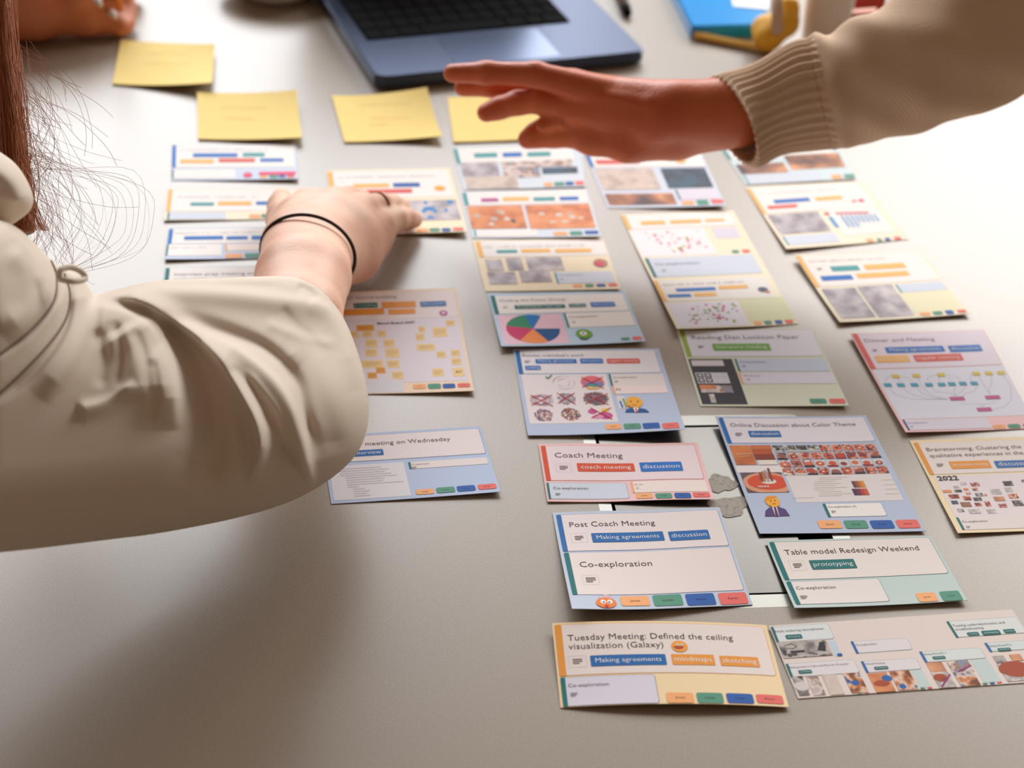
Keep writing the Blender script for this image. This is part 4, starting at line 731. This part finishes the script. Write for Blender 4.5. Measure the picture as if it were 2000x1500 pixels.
# ------------------------------------------------------------------ skin
def skin(name, rgb, rough=.5, sss=.35, bump=.25):
    m = mat(name, rgb, rough, Subsurface_Weight=sss, Subsurface_Scale=.004); m.node_tree.nodes['Principled BSDF'].inputs['Subsurface Radius'].default_value = (1, .35, .2)
    n, l, b = nodes(m); tc = n.new('ShaderNodeTexCoord'); t = n.new('ShaderNodeTexNoise'); t.inputs['Scale'].default_value = 28; t.inputs['Detail'].default_value = 5
    r = n.new('ShaderNodeValToRGB'); a = lin(rgb); r.color_ramp.elements[0].position = .35; r.color_ramp.elements[0].color = (a[0]*.92, a[1]*.78, a[2]*.74, 1); r.color_ramp.elements[1].position = .6; r.color_ramp.elements[1].color = (*a, 1)
    l.new(tc.outputs['Object'], t.inputs['Vector']); l.new(t.outputs['Fac'], r.inputs[0]); l.new(r.outputs[0], b.inputs['Base Color'])
    t2 = n.new('ShaderNodeTexNoise'); t2.inputs['Scale'].default_value = 420; t2.inputs['Detail'].default_value = 4; l.new(tc.outputs['Object'], t2.inputs['Vector'])
    bu = n.new('ShaderNodeBump'); bu.inputs['Strength'].default_value = bump; bu.inputs['Distance'].default_value = .0006; l.new(t2.outputs['Fac'], bu.inputs['Height']); l.new(bu.outputs[0], b.inputs['Normal']); return m
# ---- person on the left: arm reaching in, rolled sleeve, hair
skL = skin('skin_light', (242, 198, 172))
pl_ = root('person', Pz(200, 760, .0), 'person at left in a pale grey jacket, hand spread on the cards', 'person')
Z = lambda x, y, z, r: (Pz(x, y, z), r)
D = lambda x, y, d, r: (Pd(x, y, d), r)
arm = [
 (.008, [D(520, 720, .86, .0200), D(560, 620, .893, .0215), Z(578, 540, .055, .0225), Z(583, 480, .044, .0213)]),
 (.008, [D(540, 720, .86, .0200), D(590, 620, .895, .0215), Z(609, 540, .053, .0220), Z(622, 482, .041, .0203)]),
 (.007, [Z(583, 480, .044, .0205), Z(590, 430, .038, .016), Z(603, 408, .036, .0125)]),
 (.007, [Z(606, 480, .043, .0200), Z(640, 430, .041, .0165), Z(655, 403, .038, .0120)]),
 (.007, [Z(622, 480, .041, .0195), Z(670, 440, .038, .0160), Z(704, 412, .035, .0115)]),
 (.007, [Z(632, 485, .036, .0190), Z(692, 468, .030, .0160), Z(736, 446, .026, .0120)]),
 (.007, [Z(640, 515, .034, .0165), Z(690, 500, .024, .0165), Z(722, 472, .022, .0140)]),
 (.007, [Z(566, 470, .036, .0150), Z(558, 428, .026, .0120), Z(552, 404, .018, .0095), Z(550, 388, .013, .0070)]),      # thumb
 (.004, [Z(603, 408, .036, .0125), Z(606, 396, .024, .0085), Z(612, 392, .014, .0078), Z(618, 394, .009, .0070)]),      # index folded down
 (.004, [Z(655, 403, .038, .0120), Z(682, 392, .030, .0088), Z(700, 392, .018, .0078), Z(712, 396, .009, .0070)]),      # middle
 (.003, [Z(704, 412, .035, .0112), Z(742, 400, .0285, .0076), Z(766, 402, .018, .0070), Z(784, 404, .010, .0060)]),     # ring finger
 (.003, [Z(736, 446, .026, .0118), Z(770, 430, .021, .0082), Z(792, 428, .013, .0072), Z(808, 429, .009, .0060)]),      # little finger
]
V, F = flesh(arm); obj('body', V, F, skL, pl_, smooth=True)
# hair tie and ring
ax = Pz(640, 400, .036)-Pz(585, 640, .07); ax /= np.linalg.norm(ax); cc = Pz(601, 497, .0455)
a1 = np.cross(ax, [0, 0, 1]); a1 /= np.linalg.norm(a1); a2 = np.cross(a1, ax)
ring = [cc+.0282*math.cos(t)*a1*(1.0)+(.0262*math.sin(t))*a2*1.0+ax*.006*math.cos(t+2.4) for t in np.linspace(0, 2*math.pi, 60, endpoint=False)]
obj('hair_tie', *tube(ring, .0011, 8, True), mat('black_elastic', (34, 16, 18), .7), pl_, smooth=True)
f0, f1 = Pz(704, 412, .035), Pz(742, 400, .0285); fa = (f1-f0)/np.linalg.norm(f1-f0); fc = f0+(f1-f0)*.86; b1 = np.cross(fa, [0, 0, 1]); b1 /= np.linalg.norm(b1); b2 = np.cross(b1, fa)
obj('ring', *tube([fc+.0088*(math.cos(t)*b1+math.sin(t)*b2) for t in np.linspace(0, 2*math.pi, 40, endpoint=False)], .0008, 8, True), mat('bronze_ring', (150, 84, 40), .3, 1), pl_, smooth=True)
# ---- jacket sleeve: cross sections fan round the inner elbow, folds raised along the creases seen in the cloth
cl = mat('jacket_cotton', (217, 204, 188), .85, spec=.15); add_bump(cl, 1500, .25, .0003, 3)
n_, l_, b_ = nodes(cl)
def plist(pts): return spline(pts, 60)
def ridge(PX, pts, h, wl, wr, taper=True):
    """height field of a fold: wl width on its left side (walking direction), wr on its right"""
    L = plist(pts); out = np.zeros(len(PX)); best = np.full(len(PX), 1e9); sg = np.zeros(len(PX)); tt = np.zeros(len(PX))
    for k in range(len(L)-1):
        a, b = L[k], L[k+1]; d = b-a; t = np.clip(((PX-a)@d)/(d@d+1e-9), 0, 1); q = PX-a-t[:, None]*d; dist = np.hypot(*q.T); m = dist < best
        best[m] = dist[m]; sg[m] = (d[0]*q[m, 1]-d[1]*q[m, 0]); tt[m] = (k+t[m])/(len(L)-1)
    wv = np.where(sg < 0, wl, wr); env = np.minimum(1, np.minimum(tt/.12, (1-tt)/.15)+.0) if taper else 1
    env = np.clip(env, 0, 1); return h*env*np.exp(-(best/wv)**2)
R_LIST = [
 ([(190, 573), (270, 563), (400, 567), (520, 580), (625, 596), (664, 630), (694, 695), (710, 760)], .0080, 10, 26),
 ([(190, 573), (268, 585), (330, 615), (390, 662), (432, 708), (470, 768), (500, 828), (507, 885), (488, 950)], .0150, 20, 13),
 ([(300, 600), (380, 630), (450, 652), (520, 684), (575, 742), (600, 830), (625, 900)], -.0080, 16, 12),
 ([(400, 655), (470, 690), (530, 738), (564, 785), (584, 835), (598, 900), (609, 957)], .0110, 10, 34),
 ([(300, 622), (360, 680), (405, 770), (420, 870), (395, 970)], -.0100, 30, 50),
 ([(170, 600), (215, 606), (262, 622), (300, 655), (325, 710), (338, 770), (338, 840)], .0120, 16, 60),
 ([(230, 640), (262, 700), (270, 780)], .006, 50, 40),
 ([(560, 700), (606, 760), (634, 830), (650, 890)], -.004, 30, 26),
 ([(150, 800), (205, 786), (266, 748)], .0040, 12, 20),
 ([(222, 625), (240, 690), (232, 760)], -.0022, 10, 12), ([(262, 640), (284, 700), (292, 780)], -.0026, 10, 12), ([(190, 640), (205, 700), (196, 760)], -.002, 10, 14), ([(300, 700), (306, 760), (298, 830)], -.002, 8, 12),
 ([(540, 868), (572, 908), (598, 950)], -.0025, 8, 12), ([(515, 628), (560, 646), (612, 664), (660, 672)], .0020, 10, 12), ([(548, 600), (572, 628), (640, 690)], -.0018, 10, 14), ([(450, 712), (490, 760), (530, 840)], -.0025, 8, 10), ([(480, 720), (540, 800), (560, 870)], .002, 7, 9),
 ([(582, 556), (604, 570), (616, 588)], -.0050, 10, 10), ([(300, 556), (420, 556), (560, 560)], -.0025, 8, 8),
 ([(112, 520), (136, 562), (128, 640), (66, 728), (-30, 800)], -.0050, 7, 12), ([(92, 498), (112, 545), (104, 592), (58, 650), (-20, 705)], -.0040, 6, 9),
 ([(160, 560), (166, 620), (140, 700), (80, 780)], .0050, 16, 26), ([(20, 480), (62, 530), (58, 600), (0, 650)], .0050, 26, 26), ([(30, 450), (68, 500), (80, 560)], .003, 12, 12)]
def cloth(outline, step, dep, thick, rpx, folds, n=420):
    """closed cloth volume: outline as seen, mid depth dep(x, y), front inflated and folded, back inflated"""
    O = spline(outline+[outline[0]], n)[:-1]; O2 = np.roll(O, -1, 0); E = O2-O
    xs = np.arange(O[:, 0].min()-step, O[:, 0].max()+2*step, step); ys = np.arange(O[:, 1].min()-step, O[:, 1].max()+2*step, step)
    P = np.stack(np.meshgrid(xs, ys, indexing='ij'), -1).reshape(-1, 2); nx, ny = len(xs), len(ys)
    best = np.full(len(P), 1e9); near = np.zeros_like(P); inside = np.zeros(len(P), bool)
    for o, e, o2 in zip(O, E, O2):
        t = np.clip(((P-o)@e)/(e@e+1e-9), 0, 1); q = o+t[:, None]*e; d = np.hypot(*(P-q).T); m = d < best; best[m] = d[m]; near[m] = q[m]
        c_ = ((o[1] > P[:, 1]) != (o2[1] > P[:, 1])); x_ = o[0]+(P[:, 1]-o[1])/(e[1] if abs(e[1]) > 1e-9 else 1e-9)*e[0]; inside ^= c_ & (P[:, 0] < x_)
    snap = ~inside | (best < step*.35); Q = np.where(snap[:, None], near, P); e = np.where(snap, 0, best)
    I2 = inside.reshape(nx, ny); use = I2[:-1, :-1] | I2[1:, :-1] | I2[:-1, 1:] | I2[1:, 1:]; idx = np.arange(nx*ny).reshape(nx, ny); ii = np.argwhere(use)
    quads = np.array([(idx[a, b], idx[a+1, b], idx[a+1, b+1], idx[a, b+1]) for a, b in ii]); used = np.unique(quads)
    quads = np.array([q for q in quads if not snap[q].all()]) ; used = np.unique(quads)
    t = np.minimum(e/rpx, 1); bul = thick*np.sqrt(1-(1-t)**2); H = np.zeros(len(P))
    for r_ in folds: H[used] += ridge(Q[used], *r_)
    H *= np.minimum(1, e/14)
    Dm = dep(Q[:, 0], Q[:, 1]); mf = {}; V = []; F = []
    for u in used: mf[u] = len(V); V.append(Pd(Q[u, 0], Q[u, 1], Dm[u]-bul[u]-H[u]))
    mb = {}
    for u in used:
        if snap[u]: mb[u] = mf[u]
        else: mb[u] = len(V); V.append(Pd(Q[u, 0], Q[u, 1], Dm[u]+bul[u]*.8))
    for q in quads: F.append(tuple(mf[k] for k in q[::-1])); F.append(tuple(mb[k] for k in q))
    return np.array(V), F
jd = lambda x, y: .715+.115*np.clip(x, -200, 720)/700+.08/(1+np.exp((y-690)/55.))*np.clip(x/600, 0, 1)
JO = [(185, 577), (235, 563), (300, 549), (360, 545), (430, 543), (500, 540), (560, 540), (602, 549), (632, 567), (656, 596), (678, 635), (696, 680), (712, 735), (720, 785), (718, 830), (706, 870), (682, 904), (642, 938), (590, 969), (530, 993), (460, 1012), (390, 1027), (300, 1043), (220, 1053), (100, 1068), (0, 1079), (-140, 1092), (-160, 1000), (-160, 760), (-160, 520), (-140, 440), (-60, 425), (0, 430), (38, 448), (72, 480), (100, 507), (125, 524), (150, 533), (168, 552)]
V, F = cloth(JO, 4, jd, .048, 170, R_LIST)
slv = obj('jacket_sleeve', V, F, cl, pl_, smooth=True)
bvh = BVHTree.FromPolygons([Vector(v) for v in V], F)
def drape(pts, lift=.0004):
    out = []
    for p in spline(pts, 40):
        d = Pd(p[0], p[1], 1.)-CAMP; d /= np.linalg.norm(d); hit = bvh.ray_cast(Vector(CAMP), Vector(d))
        if hit[0]: out.append(np.array(hit[0])-d*lift)
    return out
sm = mat('seam_thread', (120, 96, 80), .9)
for pts in ([(98, 505), (110, 540), (104, 590), (60, 645), (0, 692), (-60, 730)], [(126, 535), (137, 580), (125, 630), (80, 690), (0, 768), (-60, 810)]):
    q = drape(pts)
    if len(q) > 3: obj('seam', *tube(q, .0006, 6), sm, slv, smooth=True)
# little fabric loop beside the seam
lp_ = [Pz(x, y, .17) for x, y in ((110, 525), (135, 520), (158, 530), (166, 545), (150, 550), (125, 540))]
# shoulder / back of the jacket at the left edge
V, F = cloth([(-150, 235), (-60, 262), (0, 297), (32, 322), (54, 355), (65, 388), (58, 412), (34, 432), (10, 446), (-40, 470), (-150, 480), (-170, 360)], 4, lambda x, y: .745+0*x, .03, 80, [([(-60, 300), (20, 350), (50, 400)], .004, 20, 20)], 200)
obj('jacket_shoulder', V, F, cl, pl_, smooth=True)
hm = [Pd(116, 545, .70), Pd(118, 528, .70), Pd(138, 522, .705), Pd(160, 532, .71), Pd(165, 545, .71), Pd(140, 549, .70)]
obj('sleeve_loop', *tube(spline(hm+[hm[0]], 40), .0014, 8), cl, pl_, smooth=True)
# ---- hair
hr = mat('hair_auburn', (172, 104, 66), .45, spec=.5); hr2 = mat('hair_strand_fine', (204, 168, 156), .5)
rr = random.Random(2); hb = B()
P = spline([(-30, 20), (-18, 120), (-4, 220), (4, 320), (14, 400), (26, 460)], 24); hb.add(*tube([Pd(x, y, .86) for x, y in P], [.012+.001*math.sin(i) for i in range(24)], 12)); hb.build('hair_mass', [hr], pl_, smooth=True)
hb = B()
for k in range(420):
    o = rr.gauss(0, 1); x0 = -8+o*15; pts = [(x0+rr.gauss(0, 3), -20), (x0+8+rr.gauss(0, 4), 90), (x0+20+rr.gauss(0, 5), 190), (x0+30+rr.gauss(0, 6), 290), (x0+38+rr.gauss(0, 9), 370), (x0+46+rr.gauss(0, 14), 450)]
    d = .835+rr.uniform(-.012, .02); hb.add(*tube([Pd(x, y, d) for x, y in spline(pts, 14)], .00022, 3, caps=False))
t = hb.build('hair_lock', [hr], pl_); t['kind'] = 'stuff'
hb = B()
for k in range(190):
    x0, y0 = rr.uniform(20, 62), rr.uniform(80, 420); L = rr.uniform(60, 260); a = rr.uniform(.2, 1.5); cv = rr.uniform(-.5, 2.4); pts = [(x0, y0)]; x, y = x0, y0
    for j in range(9):
        x += L/9*math.cos(a); y += L/9*math.sin(a); a += cv/9+rr.gauss(0, .06)
        if x > 318: break
        pts.append((x, min(y, 560)))
    if len(pts) > 3:
        d = .85+rr.uniform(-.02, .02); hb.add(*tube([Pd(x, y, d) for x, y in spline(pts, 22)], rr.uniform(.00007, .00013), 3, caps=False))
for k in range(26):                 # the wider arcs sweeping down past the shoulder
    xe = rr.uniform(90, 300); pts = [(45+rr.gauss(0, 5), 290+rr.gauss(0, 20)), (100, 320+rr.gauss(0, 10)), (xe-20, 360+rr.gauss(0, 15)), (xe, 430+rr.gauss(0, 15)), (xe-40, 500+rr.gauss(0, 10)), (100+rr.gauss(0, 12), 545)]
    d = .85+rr.uniform(-.02, .02); hb.add(*tube([Pd(x, y, d) for x, y in spline(pts, 26)], rr.uniform(.00005, .00010), 3, caps=False))
t = hb.build('loose_hairs', [hr2], pl_); t['kind'] = 'stuff'
# ------------------------------------------------------------------ person on the right: knitted sleeve and hovering hand
skR = skin('skin_tan_warm', (206, 108, 60), .42, .12, .5)
pr = root('person', Pz(1700, 230, .0), 'person at right in a beige knitted sweater, open hand hovering over the notes', 'person')
hand = [
 (.006, [D(1560, 200, 1.06, .0155), Z(1440, 219, .094, .0215), Z(1395, 222, .090, .0210)]),
 (.006, [Z(1440, 203, .102, .0160), Z(1330, 205, .098, .0145), Z(1200, 186, .094, .0110)]),
 (.006, [Z(1440, 212, .100, .0170), Z(1310, 214, .095, .0165), Z(1175, 190, .092, .0118)]),
 (.006, [Z(1420, 222, .094, .0190), Z(1290, 226, .090, .0165), Z(1150, 196, .088, .0118)]),
 (.006, [Z(1410, 232, .088, .0180), Z(1270, 238, .083, .0160), Z(1125, 208, .083, .0112)]),
 (.006, [Z(1410, 240, .082, .0160), Z(1320, 262, .074, .0165), Z(1230, 272, .068, .0150), Z(1158, 266, .064, .0118)]),
 (.006, [Z(1158, 266, .064, .0118), Z(1110, 256, .062, .0102), Z(1079, 255, .060, .0113), Z(1048, 264, .056, .0082), Z(1030, 272, .052, .0066)]),   # thumb
 (.004, [Z(1125, 206, .083, .0108), Z(1060, 196, .084, .0086), Z(1010, 201, .078, .0078), Z(975, 211, .073, .0072), Z(950, 220, .070, .0064)]),      # index
 (.002, [Z(1160, 192, .086, .0108), Z(1050, 170, .082, .0082), Z(960, 167, .080, .0074), Z(906, 170, .076, .0066)]),                                 # middle
 (.002, [Z(1182, 182, .096, .0110), Z(1046, 146, .104, .0082), Z(950, 142, .102, .0072), Z(884, 143, .098, .0062)]),                                # ring
 (.003, [Z(1390, 176, .104, .0050), Z(1300, 184, .101, .0045), Z(1190, 172, .0985, .0050)]), (.003, [Z(1380, 205, .105, .0050), Z(1270, 204, .1005, .0045), Z(1150, 184, .0965, .0045)]),
 (.003, [Z(1098, 238, .073, .0048), Z(1074, 236, .071, .0055), Z(1058, 246, .069, .0040)]),
 (.003, [Z(1205, 180, .094, .0100), Z(1120, 160, .099, .0078), Z(1050, 146, .098, .0068), Z(1000, 141, .096, .0060)]),                              # little
]
V, F = flesh(hand); obj('body', V, F, skR, pr, smooth=True)
kn = mat('beige_knit', (220, 192, 166), .95, spec=.1); n_, l_, b_ = nodes(kn)
tc_ = n_.new('ShaderNodeTexCoord'); wv = n_.new('ShaderNodeTexWave'); wv.wave_type = 'BANDS'; wv.bands_direction = 'DIAGONAL'; wv.inputs['Scale'].default_value = 210; wv.inputs['Distortion'].default_value = 2.5; wv.inputs['Detail'].default_value = 2; wv.inputs['Detail Scale'].default_value = 6
nz = n_.new('ShaderNodeTexNoise'); nz.inputs['Scale'].default_value = 700; mx = n_.new('ShaderNodeMath'); mx.operation = 'ADD'; l_.new(tc_.outputs['Object'], wv.inputs['Vector']); l_.new(tc_.outputs['Object'], nz.inputs['Vector'])
l_.new(wv.outputs['Fac'], mx.inputs[0]); l_.new(nz.outputs['Fac'], mx.inputs[1]); bu = n_.new('ShaderNodeBump'); bu.inputs['Strength'].default_value = .4; bu.inputs['Distance'].default_value = .0006; l_.new(mx.outputs[0], bu.inputs['Height']); l_.new(bu.outputs[0], b_.inputs['Normal'])
rsec = [  # top px, bottom px, height, skew of the loop toward the elbow on its near side
 ((1392, 150), (1466, 322), .092), ((1410, 143), (1486, 325), .093), ((1470, 124), (1530, 303), .097), ((1544, 84), (1590, 294), .103), ((1590, 76), (1640, 286), .107),
 ((1625, 66), (1690, 276), .112), ((1660, 42), (1760, 264), .119), ((1720, 18), (1840, 246), .128), ((1790, -30), (1920, 222), .138), ((1880, -70), (1995, 180), .150), ((2000, -130), (2100, 130), .165)]
A = spline([list(a)+list(b)+[z_] for a, b, z_ in rsec], 150); NT = 240; NS = 150
Ct = np.array([Pz((q[0]+q[2])/2, (q[1]+q[3])/2, q[4]) for q in A]); V = np.zeros((NS, NT, 3)); ncuff = 56
for i, q in enumerate(A):
    dep = depth_of(Ct[i]); a = (Pd(q[0], q[1], dep)-Pd(q[2], q[3], dep))/2; tg = Ct[min(i+3, NS-1)]-Ct[max(i-3, 0)]; tg /= np.linalg.norm(tg)
    tc_ = CAMP-Ct[i]; b1 = tc_-a*(tc_@a)/(a@a); b1 /= np.linalg.norm(b1); k = max(0, 1-i/40.)
    bd = b1+ (.42*k)*tg*1.0; bd = bd*np.linalg.norm(a)*.92
    rib = 1 if i < ncuff else max(0, 1-(i-ncuff)/5)
    for j in range(NT):
        t = 2*math.pi*j/NT; s_ = 1+rib*.030*math.cos(34*t)+(1-rib)*(.030*math.sin(3*t+i*.13)+.024*math.sin(5*t-i*.21)+.010*math.sin(2*t+i*.34))
        if i < ncuff: s_ *= 1-.03*math.sin(i/ncuff*math.pi)
        else: s_ *= 1+.07*math.exp(-((i-ncuff-8)/7.)**2)+.04*math.exp(-((i-ncuff-30)/9.)**2)*max(0, math.cos(t))
        V[i, j] = Ct[i]+(a*math.cos(t)+bd*math.sin(t))*s_
def shell(V, th):
    """double-walled tube: outside plus inside, joined at both ends"""
    ns, nt = V.shape[:2]; c0 = V.mean(1, keepdims=True); d = V-c0; L = np.linalg.norm(d, axis=2, keepdims=True); I = c0+d*(1-th/L)
    W = np.concatenate([V.reshape(-1, 3), I.reshape(-1, 3)]); N = ns*nt
    F = [(i*nt+j, i*nt+(j+1) % nt, (i+1)*nt+(j+1) % nt, (i+1)*nt+j) for i in range(ns-1) for j in range(nt)]
    F += [(N+b_, N+a_, N+d_, N+c_) for a_, b_, c_, d_ in F]
    for r_ in (0, ns-1): F += [(r_*nt+(j+1) % nt, r_*nt+j, N+r_*nt+j, N+r_*nt+(j+1) % nt)[::(1 if r_ == 0 else -1)] for j in range(nt)]
    return W, F
swe = obj('sweater_sleeve', *shell(V[ncuff-1:], .0022), kn, pr, smooth=True); obj('ribbed_cuff', *shell(V[:ncuff], .0022), kn, pr, smooth=True)
# ------------------------------------------------------------------ third person: fist holding a pencil at the far left
skT = skin('skin_brown', (214, 132, 92), .5, .3)
pt = root('person', Pz(60, 20, .0), 'person at the top left corner, only a closed hand resting on the table', 'person')
hand3 = [
 (.012, [Z(-160, -20, .040, .030), Z(-30, 0, .034, .027), Z(60, 12, .028, .024)]), (.012, [Z(-30, 20, .024, .022), Z(80, 34, .017, .0145), Z(170, 40, .014, .012)]),
 (.008, [Z(60, 12, .028, .024), Z(140, -4, .034, .016), Z(200, 4, .028, .010), Z(224, 30, .014, .0085)]),
 (.006, [Z(80, -30, .036, .020), Z(170, -40, .036, .0115), Z(236, -20, .028, .0095), Z(246, 20, .014, .0082), Z(249, 46, .009, .0065)]),
 (.006, [Z(90, -50, .032, .018), Z(180, -70, .032, .0105), Z(250, -50, .022, .0088), Z(262, -20, .010, .0072)]),
 (.006, [Z(170, 40, .014, .012), Z(205, 42, .012, .0095), Z(236, 52, .0095, .0080)]),
 (.006, [Z(90, -70, .028, .015), Z(170, -100, .028, .0095), Z(240, -90, .016, .0080), Z(250, -70, .009, .0065)])]
V, F = flesh(hand3, .002); obj('body', V, F, skT, pt, smooth=True)
nm = mat('nail_pale', (244, 232, 226), .2)
for (x, y, z_) in ((190, 2, .040), (219, 26, .0235)):
    c3 = Pz(x, y, z_); obj('nail', *tube([c3+np.array([-.003, .003, .001]), c3, c3+np.array([.004, -.004, -.002])], [.0015, .0034, .0014], 10), nm, pt, smooth=True)
t = root('pencil', Pz(232, 60), 'orange pencil held upright in the hand at the top left', 'pencil'); p0, p1, p2 = Pz(238, 58, .001), Pz(237, 46, .006), Pz(222, -80, .07)
obj('shaft', *tube([p1, p2], .0036, 6), mat('pencil_orange', (226, 140, 56), .4), t); obj('point', *tube([p0, p1], [.0004, .0036], 6), mat('pencil_wood', (226, 190, 150), .6), t)
